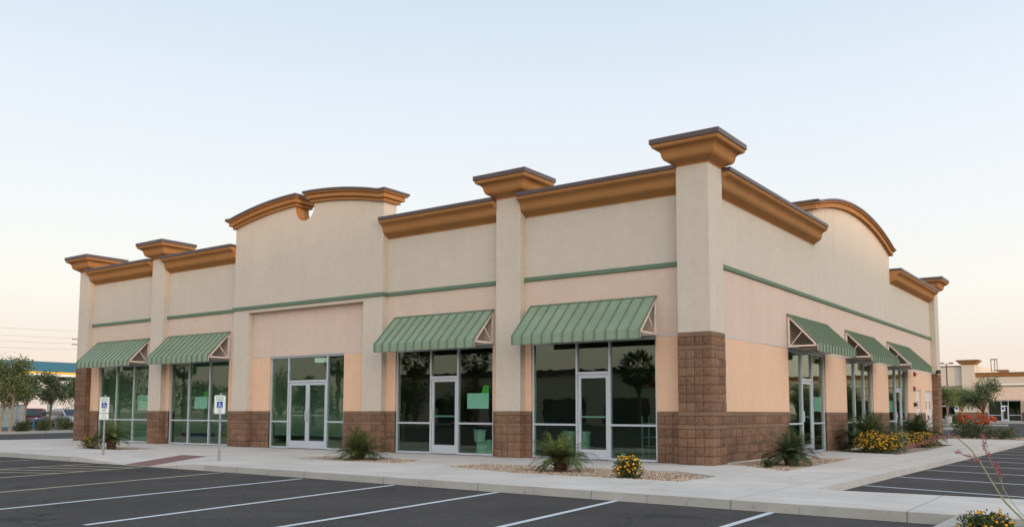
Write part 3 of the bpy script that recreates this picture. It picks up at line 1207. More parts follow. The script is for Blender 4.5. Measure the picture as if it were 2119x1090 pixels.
# steel service doors on the side wall, with their notices
for (a, b), leaves in ((SDOOR[0], 1), (SDOOR[1], 2)):
    fr = MB()
    fbox(fr, SD, a, a + .05, -.2, -.03, 0, 2.25)
    fbox(fr, SD, b - .05, b, -.2, -.03, 0, 2.25)
    fbox(fr, SD, a + .05, b - .05, -.2, -.03, 2.2, 2.25)
    fr.build('door_frame', 'offwhite', B)
    wd = (b - a - .1) / leaves
    for k in range(leaves):
        u = a + .05 + k * wd
        d = MB()
        fbox(d, SD, u + .004, u + wd - .004, -.12, -.06, 0.02, 2.195)
        do = d.build('service_door', 'offwhite', B, bevel=0.004)
        n = MB()
        fbox(n, SD, u + wd * .5 - .14, u + wd * .5 + .14, -.06, -.056, 1.35, 1.78, m=0)
        for q in range(3):
            fbox(n, SD, u + wd * .5 - .12, u + wd * .5 + .12, -.056, -.053, 1.40 + .13 * q, 1.49 + .13 * q, m=1)
        n.build('door_notice', ['white', 'red'], do)
        h = MB()
        hs = u + (wd - .12 if k == 0 else .12)
        if leaves == 1 or k == 0:
            fbox(h, SD, hs - .05, hs + .05, -.06, -.02, .98, 1.12)
            fbox(h, SD, hs - .02, hs + .02, -.02, .02, 1.0, 1.04)
            h.build('door_handle', 'black', do)
mb = MB()
fbox(mb, SD, 22.18, 22.32, 0, .06, 2.83, 3.0)
mb.lathe([(.02, 0), (.03, .05), (.07, .12), (.075, .14)], (0.06, 22.25, 2.80), 12)
mb.build('alarm_horn', 'red', B)
mb = MB()
fbox(mb, SD, 22.08, 22.24, 0, .07, 2.16, 2.36)
mb.build('alarm_box', 'red', B, bevel=0.01)
mb = MB()
fbox(mb, SD, 22.05, 22.25, 0, .10, 1.50, 1.66)
mb.build('key_box', 'black', B, bevel=0.01)
mb = MB()
mb.lathe([(.09, 0), (.12, .05), (.11, .14), (.05, .18)], (.32, 26.08, 3.06), 12)
mb.build('wall_lamp', 'black', B)
for (x, y, z) in ((-10.07, -.0, .52), (-27.44, -.2, .13)):
    mb = MB()
    mb.tube([(x, y, z), (x, y - .05, z), (x, y - .09, z - .03)], .016, 8)
    mb.lathe([(.04, 0), (.04, .012)], (x, y - .06, z + .02), 10)
    mb.build('hose_tap', 'steel', B)


# ------------------------------------------------------------------ awnings
def awning_mesh(Lw=3.70):
    zt, zf, zv, pr = 4.0, 3.145, 2.925, 0.90
    c = MB()
    th = 0.02
    prof = [(0.03, zt), (pr, zf), (pr, zv), (pr - th, zv), (pr - th, zf - .012), (0.03, zt - .03)]
    n = len(prof)
    vs = [(0, -o, z) for o, z in prof] + [(Lw, -o, z) for o, z in prof]
    c.add(vs, [tuple(range(n)), tuple(range(2 * n - 1, n - 1, -1))] + [(k, n + k, n + (k + 1) % n, (k + 1) % n) for k in range(n)], m=0)
    nr = 13
    d = Vector((0, -(pr - .03), zf - zt)).normalized()
    up = Vector((0, d.z, -d.y)) if d.y < 0 else Vector((0, -d.z, d.y))
    if up.z < 0:
        up = -up
    for k in range(nr):
        x = 0.012 + (Lw - .024) * k / (nr - 1)
        a = Vector((x, -.03, zt)) + up * .012
        b = Vector((x, -pr, zf)) + up * .012
        c.bar(a, b, 0.020, 0.044, up, m=1)
        c.bar((x, -pr - .014, zf + .012), (x, -pr - .014, zv), 0.020, 0.044, Vector((0, -1, 0)), m=1)
    c.box(0, Lw, -.06, -.0, zt - .01, zt + .018, m=1)
    c.box(0, Lw, -pr - .008, -pr + .03, zv - .012, zv, m=1)
    b = MB()
    t = 0.05
    for x in (0.03, Lw - .03):
        b.bar((x, -.06, zt - .08), (x, -pr + .06, zf - .06), t * .8, t)
        b.box(x - .02, x + .02, -.075, -.02, 3.05, zt - .06)
        b.box(x - .02, x + .02, -pr + .02, -.076, 3.062, 3.11)
        b.bar((x, -.09, 3.10), (x, -.47, 3.55), .022, .022)
        b.box(x - .018, x + .018, -pr + .021, -pr + .05, zv + .01, 3.11)
    for x in (Lw / 3, 2 * Lw / 3):
        b.box(x - .02, x + .02, -pr + .02, -.02, 3.062, 3.11)
        b.bar((x, -.06, zt - .08), (x, -pr + .06, zf - .06), t * .8, t)
    b.box(0.052, Lw - .052, -.07, -.025, 3.058, 3.10)
    return c, b


c, b = awning_mesh()
aw0 = c.build('awning', ['awn', 'rib'], B)
b.build('awning_frame', 'tan', aw0, bevel=0.003)
first = True
for (x, y, rz) in ((-4.965, 0, 0), (-9.905, 0, 0), (-21.58, 0, 0), (-26.56, 0, 0), (0, 5.63, pi / 2), (0, 11.56, pi / 2), (0, 17.5, pi / 2)):
    o = aw0 if first else copy_tree(aw0, B)
    first = False
    o.location = (x, y, 0)
    o.rotation_euler = (0, 0, rz)


# ------------------------------------------------------------------ plants
def leaf(mb, p, d, ln, wd, r, nrm=None, m=0):
    """one pointed leaf from p along d"""
    d = Vector(d).normalized()
    s = d.cross(nrm if nrm is not None else Vector((rnd.uniform(-1, 1), rnd.uniform(-1, 1), rnd.uniform(-1, 1))))
    if s.length < 1e-3:
        s = d.cross(Vector((1, 0, 0)))
    s = s.normalized() * wd / 2
    p = Vector(p)
    q = p + d * ln * 0.45
    mb.add([p, q + s, p + d * ln, q - s], [(0, 1, 2, 3)], r, m)


def palm_bush(loc, rad, h, n, seed, label, mat='palm', trunk_h=0.32, lw=0.014, group='low palms beside the shop building'):
    r = random.Random(seed)
    t = empty('palm_bush', loc)
    tag(t, label, 'palm bush', group)
    tr = MB()
    tr.tube([(0, 0, -.06), (0.01, 0, trunk_h * .5), (0.0, 0.01, trunk_h)], [.12, .14, .10], 10)
    for k in range(60):
        a = r.uniform(0, 2 * pi)
        z = r.uniform(0.0, trunk_h)
        tr.bar((.11 * cos(a), .11 * sin(a), z), (.19 * cos(a), .19 * sin(a), z + .07), .035, .012)
    tr.build('trunk', 'fibre', t)
    fr = MB()
    for k in range(n):
        f = (k + 0.5) / n
        a = k * 2.39996 + r.uniform(-.35, .35)
        el = radians(88 - 98 * f + r.uniform(-11, 11))          # young fronds stand, old ones hang
        ln = rad * 1.18 * (0.84 + 0.30 * sin(pi * min(1, f * 1.15))) * r.uniform(0.66, 1.22)
        d = Vector((cos(a) * cos(el), sin(a) * cos(el), sin(el)))
        side = Vector((-sin(a), cos(a), 0))
        p = Vector((0.06 * cos(a), 0.06 * sin(a), trunk_h - .04 + .05 * r.random()))
        ns = 12
        pts = [p.copy()]
        droop = r.uniform(0.8, 1.7) / ns
        for i in range(ns):
            d = (d + Vector((0, 0, -droop * (0.25 + 1.3 * i / ns)))).normalized()
            p = p + d * ln / ns
            if p.z < 0.05:
                p.z = 0.05
            pts.append(p.copy())
        tone = r.random() * .55 + (0.28 if f < .35 else 0.05)
        if f > .9 and r.random() < .3:
            tone = 1.0
        for i in range(1, ns + 1):
            b = pts[i]
            dd = (pts[i] - pts[i - 1]).normalized()
            if i < ns:
                fr.bar(pts[i - 1], pts[i], .008, .006, r=min(1, tone + .15))
            up = side.cross(dd)
            for sgn in (-1, 1):
                for q in (0, .33, .66):
                    l2 = ln * (0.34 * sin(pi * (0.20 + 0.74 * (i + q) / (ns + 1)))) * r.uniform(.8, 1.2)
                    ang = radians(58 - 36 * i / ns + r.uniform(-12, 12))
                    v = dd * cos(ang) + side * sgn * sin(ang) + up * r.uniform(-.05, .65) + Vector((0, 0, -.12))
                    st = b - dd * q * ln / ns
                    lf_n = up + side * sgn * .3
                    leaf(fr, st, v, l2, lw * r.uniform(.75, 1.1), min(1, max(0, tone + r.uniform(-.25, .25))), lf_n)
    fo = fr.build('fronds', mat, t, recalc=False)
    zs = [v.co.z for v in fo.data.vertices]
    k = h / max(zs)
    fo.scale = (1, 1, k)
    return t


palm_bush((-8.25, -3.05, -.03), 0.70, 0.90, 58, 3, 'palm bush with a long frond reaching right, beside the entrance gable leg')
palm_bush((-1.68, -3.72, -.03), 0.56, 0.90, 64, 5, 'round palm bush in front of the right-hand shop door, beside the lone yellow bush')
palm_bush((1.42, 1.42, -.03), 0.64, 1.0, 66, 8, 'dark palm bush on gravel beside the corner pier, below the first side awning', 'palmdark')
palm_bush((0.95, 10.5, -.03), 0.92, 1.36, 110, 13, 'large dark palm bush behind the wide yellow flowering bush', 'palmdark', .40, .020)
palm_bush((0.90, 17.9, -.03), 0.92, 1.30, 110, 17, 'large dark palm bush nearest the service doors of the side wall', 'palmdark', .40, .022)
palm_bush((-18.85, -3.7, -.03), 0.54, 1.0, 50, 21, 'thin upright palm bush behind the farther parking sign', 'palm', .45)


CAMP = Vector((8.2534, -19.1451, 1.1769))
BLOSSOM = {}


def blossom_mesh(kind, flm, tone):
    key = (kind, flm, tone)
    if key in BLOSSOM:
        return BLOSSOM[key]
    mb = MB()
    r = random.Random(tone)
    if kind == 'head':                                  # a small domed flower head, 6 lobes
        ring = [(cos(2 * pi * q / 6), sin(2 * pi * q / 6), 0) for q in range(6)]
        top = [(.55 * cos(2 * pi * q / 6 + .5), .55 * sin(2 * pi * q / 6 + .5), .55) for q in range(6)]
        mb.add(ring + top, [(q, (q + 1) % 6, 6 + (q + 1) % 6, 6 + q) for q in range(6)] + [(6, 7, 8, 9, 10, 11)], (tone + .5) / 4)
    elif kind == 'bell':                                # a hanging tube-shaped bell
        vs = []
        for (t, q) in ((0, .25), (.4, 1.0), (.8, .85), (1.0, .5)):
            vs += [(cos(2 * pi * k / 5) * .17 * q, sin(2 * pi * k / 5) * .17 * q, t) for k in range(5)]
        fs = [(5 * j + k, 5 * j + (k + 1) % 5, 5 * j + 5 + (k + 1) % 5, 5 * j + 5 + k) for j in range(3) for k in range(5)]
        mb.add(vs, fs + [(15, 16, 17, 18, 19)], (tone + .5) / 4)
    else:                                               # a loose cluster of narrow petals
        for q in range(11):
            v = Vector((r.gauss(0, 1), r.gauss(0, 1), r.gauss(0, 1) + .5))
            leaf(mb, (0, 0, 0), v, 1.0, .6, (tone + r.random()) / 4)
    o = mb.build('blossom', flm, None, recalc=False)
    me = o.data
    bpy.data.objects.remove(o)
    BLOSSOM[key] = me
    return me


def blossoms(parent, items, kind, flm, seed):
    """items: (point, direction, size) in the parent's space; the 100 nearest ones are parts, the others one part"""
    r = random.Random(seed)
    loc = parent.location
    items = sorted(items, key=lambda it: ((it[0] + loc) - CAMP).length)
    rest = MB()
    for i, (p, d, s) in enumerate(items):
        tone = r.randrange(4)
        me = blossom_mesh(kind, flm, tone)
        Mx = Matrix.Translation(p) @ d.normalized().to_track_quat('Z', 'Y').to_matrix().to_4x4() @ Matrix.Diagonal((s, s, s, 1))
        if i < 100:
            o = bpy.data.objects.new('blossom', me)
            COL.objects.link(o)
            o.parent = parent
            o.matrix_local = Mx
        else:
            rest.add([Mx @ v.co for v in me.vertices], [tuple(f.vertices) for f in me.polygons], (tone + .5) / 4)
    if rest.v:
        o = rest.build('blossoms', flm, parent, recalc=False)
        o['kind'] = 'stuff'


def blob_bush(name, loc, rx, ry, h, nleaf, nfl, seed, label, cat, leafm, flm, lsize=0.05, fsize=0.024, group=None, lumps=7):
    """a low bush: leaves through an uneven dome of lumps, flower heads near its surface"""
    r = random.Random(seed)
    t = empty(name, loc)
    tag(t, label, cat, group)
    L_ = []
    for k in range(lumps):
        a = 2 * pi * k / lumps + r.uniform(-.4, .4)
        q = r.uniform(.35, .68) if k else 0.0
        L_.append((rx * q * cos(a), ry * q * sin(a), h * r.uniform(.30, .52), r.uniform(.40, .56)))
    lf = MB()

    def sample(surface):
        cx, cy, cz, s = r.choice(L_)
        while True:
            v = Vector((r.gauss(0, 1), r.gauss(0, 1), r.gauss(0, 1)))
            if v.length > .1:
                break
        v.normalize()
        q = (r.uniform(.86, 1.08) if surface else r.uniform(.25, 1.05) ** .6)
        p = Vector((cx + v.x * rx * s * q, cy + v.y * ry * s * q, max(0.01, cz + v.z * h * .50 * q)))
        return p, v
    for k in range(nleaf):
        p, v = sample(False)
        d = v + Vector((r.uniform(-.8, .8), r.uniform(-.8, .8), r.uniform(-.2, .9)))
        leaf(lf, p, d, lsize * r.uniform(.7, 1.3), lsize * .55, r.random())
    for k in range(26):
        a = r.uniform(0, 2 * pi)
        e = Vector((rx * .6 * cos(a), ry * .6 * sin(a), h * r.uniform(.4, .85)))
        lf.bar((r.uniform(-.04, .04), r.uniform(-.04, .04), 0), e, .008, .008, r=0.1)
    lf.build('foliage', leafm, t, recalc=False)
    if nfl:
        items = []
        for k in range(nfl):
            p, v = sample(True)
            if v.z < -.35:
                continue
            d = (v + Vector((0, 0, .5))).normalized()
            items.append((p + d * lsize * .5, d, fsize * r.uniform(.7, 1.2)))
        blossoms(t, items, 'head', flm, seed)
    return t


YG = 'yellow flowering bushes round the shop building'
blob_bush('flowering_bush', (0.30, -4.42, -.03), .34, .32, .45, 1700, 190, 31, 'small round yellow-flowered bush alone on the gravel by the corner pier', 'flowering bush', 'leaf', 'yellow', .045, .023, YG)
blob_bush('flowering_bush', (1.62, 9.3, -.03), .85, .95, .66, 3600, 900, 33, 'wide yellow-flowered bush spilling over the side pavement', 'flowering bush', 'leaf', 'yellow', .05, .021, YG, 10)
blob_bush('flowering_bush', (1.55, 15.6, -.03), .62, 1.0, .58, 2400, 460, 34, 'farther yellow-flowered bush below the dark palm nearest the service doors', 'flowering bush', 'leaf', 'yellow', .05, .021, YG, 9)
blob_bush('flowering_bush', (-19.75, -3.85, -.03), .42, .36, .46, 1200, 60, 35, 'sparse yellow-flowered bush at the left end of the front pavement', 'flowering bush', 'leaf', 'yellow', .05, .024, YG)
blob_bush('flowering_bush', (6.93, -9.25, -.09), .31, .30, .30, 1900, 120, 36, 'yellow-flowered bush inside the kerbed island nearest the viewer', 'flowering bush', 'leaf', 'yellow', .035, .016, YG)
blob_bush('silver_bush', (1.45, 12.2, -.03), .42, .5, .72, 1300, 0, 37, 'silvery grey leafy bush between the two side yellow bushes', 'bush', 'grey_leaf', None, .05)
blob_bush('small_shrub', (1.28, 0.30, -.03), .15, .15, .20, 500, 0, 38, 'tiny green shrub on gravel at the foot of the dark corner palm', 'bush', 'leaf', None, .035)
blob_bush('flowering_bush', (1.05, 30.0, -.03), 1.05, .9, .92, 2600, 0, 39, 'dark green bush topped with orange blossoms at the far pavement end', 'flowering bush', 'hedge', None, .085, group=None, lumps=11)
ob = [o for o in COL.objects if o.name.startswith('flowering_bush')][-1]
r_ = random.Random(5)
blossoms(ob, [(Vector((r_.uniform(-.6, 1.0), r_.uniform(-.6, .5), r_.uniform(.72, 1.12))), Vector((r_.gauss(0, .5), r_.gauss(0, .5), 1)), .12) for k in range(48)], 'cluster', 'orangefl', 5)
blob_bush('flowering_bush', (2.45, 29.2, -.03), .85, .7, .58, 1600, 34, 40, 'low leafy bush with few pink blossoms right of the orange-flowered bush', 'flowering bush', 'hedge', 'pinkfl', .08, .04, None, 8)

# red yucca: long bowed flower stalks rising from the island
ry = empty('red_yucca', (7.6, -9.6, -.08))
tag(ry, 'red yucca with long bowed stalks of pink bell flowers in the island', 'plant')


def stalk(pts, r0, r1, fl_ranges, seed, dens=1.0):
    r = random.Random(seed)
    off = Vector((7.6, -9.6, -.08))
    P = [Vector(p) - off for p in pts]
    # smooth
    for _ in range(2):
        Q = [P[0]]
        for a, b in zip(P, P[1:]):
            Q += [a.lerp(b, .25), a.lerp(b, .75)]
        Q.append(P[-1])
        P = Q
    n = len(P)
    mb = MB()
    mb.tube(P, [r0 + (r1 - r0) * i / (n - 1) for i in range(n)], 7)
    st = mb.build('stalk', 'stem', ry, smooth=60)
    items = []
    for (i0, i1, cnt) in fl_ranges:
        for k in range(int(cnt * dens)):
            t = r.uniform(i0, i1) * (n - 1)
            i = min(n - 2, int(t))
            p = P[i].lerp(P[i + 1], t - i)
            d = Vector((r.uniform(-1, 1), r.uniform(-.6, .6), r.uniform(-.5, 1.0)))
            items.append((p + d.normalized() * .010, d, r.uniform(.015, .028)))
    blossoms(st, items, 'bell', 'pinkfl', seed)
    return st


stalk([(7.62, -9.6, -.10), (7.40, -9.5, .03), (7.128, -9.4, .278), (7.042, -9.4, .402), (6.934, -9.4, .616), (6.835, -9.4, .801), (6.732, -9.4, .908), (6.668, -9.4, .95), (6.557, -9.4, .943), (6.421, -9.4, .902), (6.245, -9.4, .829)],
      .0105, .003, [(.62, .70, 10), (.72, .78, 16), (.80, 1.0, 80)], 51)
stalk([(6.90, -9.40, .70), (6.83, -9.40, .742), (6.76, -9.40, .760), (6.69, -9.40, .795)], .004, .002, [(.12, 1.0, 46)], 52)
stalk([(7.60, -9.62, -.10), (7.36, -9.45, .06), (7.10, -9.4, .391), (7.056, -9.4, .551), (6.987, -9.4, .688), (6.942, -9.4, .828), (6.918, -9.4, .969)], .004, .002, [(.70, 1.0, 66)], 53)
stalk([(7.075, -9.4, .44), (7.068, -9.4, .55), (7.05, -9.4, .62), (7.02, -9.4, .685)], .003, .002, [(.45, 1.0, 52)], 54)
mb = MB()
r_ = random.Random(9)
for k in range(46):
    a = r_.uniform(0, 2 * pi)
    el = r_.uniform(.5, 1.3)
    p = Vector((0, 0, 0))
    d = Vector((cos(a) * cos(el), sin(a) * cos(el), sin(el)))
    pts = [p.copy()]
    for q in range(5):
        p = p + d * r_.uniform(.09, .13)
        d = (d + Vector((0, 0, -.22))).normalized()
        pts.append(p.copy())
    mb.tube(pts, [.006, .006, .005, .004, .003, .001], 4, r_.random())
mb.build('leaves', 'stem', ry)


def tree(loc, h, seed, label, leafm='treeleaf', barkm='bark', crown=(1.6, 1.5), n=2600, lsize=.13, trunk_r=.075, lean=(0, 0), base=.36, group=None, name='tree', nl=9):
    """crown: (radius, half height); base: share of the height that is bare trunk"""
    r = random.Random(seed)
    t = empty(name, loc)
    tag(t, label, 'tree', group)
    tb = MB()
    zb = h * base
    p0, p1 = Vector((0, 0, -.1)), Vector((lean[0], lean[1], zb))
    mid = p0.lerp(p1, .5) + Vector((r.uniform(-.12, .12), r.uniform(-.12, .12), 0))
    tb.tube([p0, mid, p1], [trunk_r, trunk_r * .82, trunk_r * .7], 8)
    tips = []
    for k in range(nl):
        a = 2 * pi * k / nl + r.uniform(-.5, .5)
        rr = crown[0] * r.uniform(.35, .85)
        e = Vector((lean[0] + rr * cos(a), lean[1] + rr * sin(a), zb + (h - zb) * r.uniform(.18, .86)))
        if k == 0:
            e = Vector((lean[0] * 1.2, lean[1] * 1.2, h * .93))
        m = p1.lerp(e, .5) + Vector((0, 0, .12 * (h - zb)))
        tb.tube([p1 + Vector((0, 0, r.uniform(-.2, .05))), m, e], [trunk_r * .5, trunk_r * .3, trunk_r * .12], 5)
        for q in range(5):
            s0 = m.lerp(e, r.uniform(.1, 1.0))
            v = Vector((r.gauss(0, 1), r.gauss(0, 1), r.gauss(.25, .8)))
            ee = s0 + v.normalized() * crown[0] * r.uniform(.22, .5)
            ee.z = min(ee.z, h)
            tb.tube([s0, ee], [trunk_r * .13, trunk_r * .05], 4)
            tips.append((s0, ee))
    tb.build('trunk', barkm, t)
    lf = MB()
    for k in range(n):
        s0, ee = r.choice(tips)
        q = r.uniform(.25, 1.08)
        sp = crown[0] * .15
        p = s0.lerp(ee, q) + Vector((r.gauss(0, sp), r.gauss(0, sp), r.gauss(0, sp * .8)))
        if p.z > h:
            p.z = h - r.uniform(0, .12 * h)
        d = Vector((r.gauss(0, 1), r.gauss(0, 1), r.gauss(-.25, .7)))
        leaf(lf, p, d, lsize * r.uniform(.6, 1.3), lsize * .5, r.random())
    lf.build('crown', leafm, t, recalc=False)
    return t


TL = 'trees along the far side of the left road'
tree((-48.5, 6.6, -.10), 5.0, 61, 'tallest leafy tree left of the road, its pale trunk nearest the kerb', 'treeleaf', 'bark', (1.45, 1.8), 5200, .15, .085, (.12, .10), .42, TL, nl=11)
tree((-61.4, 11.8, -.2), 3.9, 66, 'thin-trunked tree at the left picture edge in front of the panelled kiosk', 'treeleaf', 'bark', (1.5, 1.5), 3200, .16, .08, (.12, .10), .42, TL)
tree((-60.1, 12.8, -.2), 4.3, 67, 'slim tree with a brown trunk just left of the dark red car', 'treeleafdark', 'bark', (1.5, 1.4), 3600, .17, .09, (.12, .10), .42, TL)
tree((-59.9, 14.6, -.2), 4.5, 62, 'dark-trunked tree standing between the two trimmed shrubs', 'treeleafdark', 'barkdark', (1.35, 1.6), 4200, .16, .11, (.1, .1), .42, TL)
tree((-66.0, 20.0, -.2), 4.5, 63, 'broad low tree close to the left end of the shop building', 'treeleafdark', 'barkdark', (1.9, 1.6), 5200, .18, .10, (0, .2), .42, TL)
SG = 'trimmed shrubs on the planted strip'
for (x, y, sx, h, lab, sd_) in ((-49.3, 7.75, .40, .80, 'smallest trimmed shrub, beside the pale trunk of the tallest tree', 71), (-57.0, 12.8, .50, .90, 'middle trimmed shrub just left of the dark trunk', 72), (-62.0, 17.0, .85, 1.05, 'widest trimmed shrub, right in front of the silver car', 73)):
    blob_bush('trimmed_shrub', (x, y, -.2), sx * 1.15, sx * 1.15, h, 2200, 0, sd_, lab, 'shrub', 'hedge', None, .09, group=SG, lumps=8)

TR = 'trees in the parking lot of the farther shop building'
tree((-7.9, 75.7, -.13), 4.1, 81, 'light green tree with a thin pale trunk beside the far pier', 'treeleaf', 'bark', (1.35, 1.5), 3400, .16, .07, (.2, 0), .42, TR)
tree((-9.2, 96.0, -.13), 4.6, 82, 'light green tree with a crooked pale trunk left of the dark tree', 'treeleaf', 'bark', (2.1, 2.0), 4800, .2, .10, (-.4, .3), .34, TR)
tree((-4.1, 71.5, -.13), 4.75, 83, 'dark green tree, the tallest, before the farther shop windows', 'treeleafdark', 'barkdark', (1.75, 2.0), 5600, .17, .08, (.1, 0), .30, TR, nl=12)
blob_bush('trimmed_shrub', (-13.5, 117.0, -.13), 1.6, 1.2, 1.3, 1500, 0, 91, 'low boxy hedge before the brown base of the farther shop', 'shrub', 'hedge', None, .16, lumps=9)


# ------------------------------------------------------------------ parking signs
def text_mesh(name, body, size, mat, parent, loc, ext=0.0015):
    cu = bpy.data.curves.new(name, 'FONT')
    cu.body = body
    cu.size = size
    cu.align_x = 'CENTER'
    cu.align_y = 'CENTER'
    cu.extrude = ext
    ob = bpy.data.objects.new(name, cu)
    COL.objects.link(ob)
    dg = bpy.context.evaluated_depsgraph_get()
    me = bpy.data.meshes.new_from_object(ob.evaluated_get(dg))
    bpy.data.objects.remove(ob)
    me.materials.clear()
    me.materials.append(MAT[mat])
    me.transform(Matrix.Translation(loc) @ Matrix.Rotation(pi / 2, 4, 'X'))
    o = bpy.data.objects.new(name, me)
    COL.objects.link(o)
    o.parent = parent
    return o


MAT['signblue'] = plain('blue_sign_sheeting', lin(24, 66, 150), 0.5)
MAT['signgreen'] = plain('green_sign_ink', lin(60, 120, 90), 0.5)


def rrect(w, h, r, n=4):
    pts = []
    for (cx, cy, a0) in ((w / 2 - r, h / 2 - r, 0), (-w / 2 + r, h / 2 - r, pi / 2), (-w / 2 + r, -h / 2 + r, pi), (w / 2 - r, -h / 2 + r, 1.5 * pi)):
        pts += [(cx + r * cos(a0 + pi / 2 * k / n), cy + r * sin(a0 + pi / 2 * k / n)) for k in range(n + 1)]
    return pts


def wheelchair(parent, cz, s, y):
    mb = MB()
    f = lambda a, b: (a * s, y, cz + b * s)
    mb.add([(x, y, z) for x, z in [(.03 * s + .055 * s * cos(2 * pi * k / 12) - .08 * s, cz + .36 * s + .055 * s * sin(2 * pi * k / 12)) for k in range(12)]], [tuple(range(12))])
    Y = Vector((0, 1, 0))
    for a, b, wd in (((-.06, .29), (-.03, .02), .075), ((-.045, .14), (.13, .14), .05), ((-.03, .03), (.16, .03), .06), ((.16, .04), (.24, -.22), .06), ((.22, -.22), (.31, -.19), .05)):
        mb.bar(f(*a), f(*b), wd * s, .002, Y)
    arc = [(-.0 + .20 * cos(t), -.12 + .20 * sin(t)) for t in [radians(125 + 250 * k / 16 - 5) for k in range(17)]]
    for a, b in zip(arc, arc[1:]):
        mb.bar(f(*a), f(*b), .05 * s, .002, Y)
    return mb.build('wheelchair_symbol', 'white', parent)


def parking_sign(loc, label, van):
    t = empty('parking_sign', loc, radians(27))
    tag(t, label, 'sign', 'disabled parking signs on the pavement')
    mb = MB()
    mb.tube([(0, 0, -.02), (0, 0, 1.62)], .030, 12)
    mb.lathe([(.032, 0), (.034, .02), (.02, .035)], (0, 0, 1.61), 12)
    mb.build('post', 'steel', t, smooth=40)
    z0 = 1.365
    pl = MB()
    pl.prism([(a, b + z0) for a, b in rrect(.305, .46, .035)], lambda a, b, d: (a, d, b), -.034, -.038)
    p = pl.build('sign_plate', 'white', t)
    bd = MB()
    o, i = rrect(.292, .447, .03), rrect(.276, .431, .024)
    n = len(o)
    bd.add([(a, -.0392, b + z0) for a, b in o] + [(a, -.0392, b + z0) for a, b in i], [(k, (k + 1) % n, n + (k + 1) % n, n + k) for k in range(n)])
    bd.build('sign_border', 'signgreen', p)
    text_mesh('sign_text', 'RESERVED', .045, 'signgreen', p, (0, -.0395, z0 + .172))
    text_mesh('sign_text', 'PARKING', .052, 'signgreen', p, (0, -.0395, z0 + .118))
    sq = MB()
    sq.box(-.078, .078, -.0400, -.0385, z0 - .085, z0 + .075)
    sq.build('symbol_panel', 'signblue', p)
    wheelchair(p, z0 - .02, .19, -.041)
    text_mesh('sign_text', 'PERMIT', .026, 'signgreen', p, (0, -.0395, z0 - .115))
    text_mesh('sign_text', 'REQUIRED', .026, 'signgreen', p, (0, -.0395, z0 - .146))
    ar = MB()
    ar.add([(-.05, -.0395, z0 - .185), (-.02, -.0395, z0 - .168), (-.02, -.0395, z0 - .202)], [(0, 1, 2)])
    ar.add([(.05, -.0395, z0 - .185), (.02, -.0395, z0 - .202), (.02, -.0395, z0 - .168)], [(0, 1, 2)])
    ar.add([(-.022, -.0395, z0 - .180), (.022, -.0395, z0 - .180), (.022, -.0395, z0 - .190), (-.022, -.0395, z0 - .190)], [(0, 1, 2, 3)])
    ar.build('sign_arrow', 'signgreen', p)
    if van:
        pl = MB()
        pl.prism([(a, b + z0 - .315) for a, b in rrect(.285, .15, .02)], lambda a, b, d: (a, d, b), -.034, -.038)
        p2 = pl.build('sign_plate', 'white', t)
        text_mesh('sign_text', 'VAN', .048, 'signgreen', p2, (0, -.0395, z0 - .290))
        text_mesh('sign_text', 'ACCESSIBLE', .034, 'signgreen', p2, (0, -.0395, z0 - .345))
    return t


parking_sign((-10.28, -5.80, 0), 'single-plate disabled parking sign nearest the double entrance doors', False)
parking_sign((-15.30, -5.95, 0), 'disabled parking sign with a second small plate, before the leftmost awning', True)


# ------------------------------------------------------------------ things behind the glass
def tube_obj():
    pass


MAT['paper'] = plain('notice_paper', lin(228, 240, 234), 0.8)
MAT['greentape'] = plain('green_sheet', lin(110, 190, 70), 0.7)
MAT['porcelain'] = plain('porcelain', lin(214, 222, 212), 0.15, 0, 0.5)
MAT['binplastic'] = plain('pale_bin_plastic', lin(190, 205, 195), 0.5)


def paper(f, a, b, z0, z1, o, label, green=None):
    mb = MB()
    fbox(mb, f, a, b, o - .002, o, z0, z1)
    t = tag(mb.build('paper_notice', 'paper'), label, 'notice', 'sheets of paper taped inside the windows')
    if green:
        mb = MB()
        (g0, g1, z2) = green
        q = [f(g0, o - .005, z1 - .02), f(g1, o - .005, z1 - .02), f(g1, o - .005, z2), f(g0 + (g1 - g0) * .3, o - .005, z2)]
        q2 = [f(g0, o - .007, z1 - .02), f(g1, o - .007, z1 - .02), f(g1, o - .007, z2), f(g0 + (g1 - g0) * .3, o - .007, z2)]
        mb.add(q + q2, [(0, 1, 2, 3), (7, 6, 5, 4), (0, 4, 5, 1), (1, 5, 6, 2), (2, 6, 7, 3), (3, 7, 4, 0)])
        tag(mb.build('green_sheet', 'greentape'), 'bright green sheet above the ' + label.split(' paper')[0] + ' paper notice', 'notice')


paper(FR, -7.24, -6.48, 1.295, 1.72, -.113, 'pale blue-green paper notice in the window above the toilet', (-6.75, -6.48, 1.93))
paper(FR, -20.05, -19.27, 1.31, 1.745, -.113, 'square paper notice in the window behind the nearer parking sign', (-19.55, -19.27, 1.93))
paper(FR, -24.58, -23.42, 1.253, 1.84, -.60, 'dim large paper notice in the leftmost window of the front')
paper(SD, 8.33, 9.05, 1.25, 1.69, -.113, 'paper notice beside the door under the nearest side awning')
paper(SD, 18.05, 18.70, 1.25, 1.70, -.113, 'paper notice left of the door under the farthest side awning')

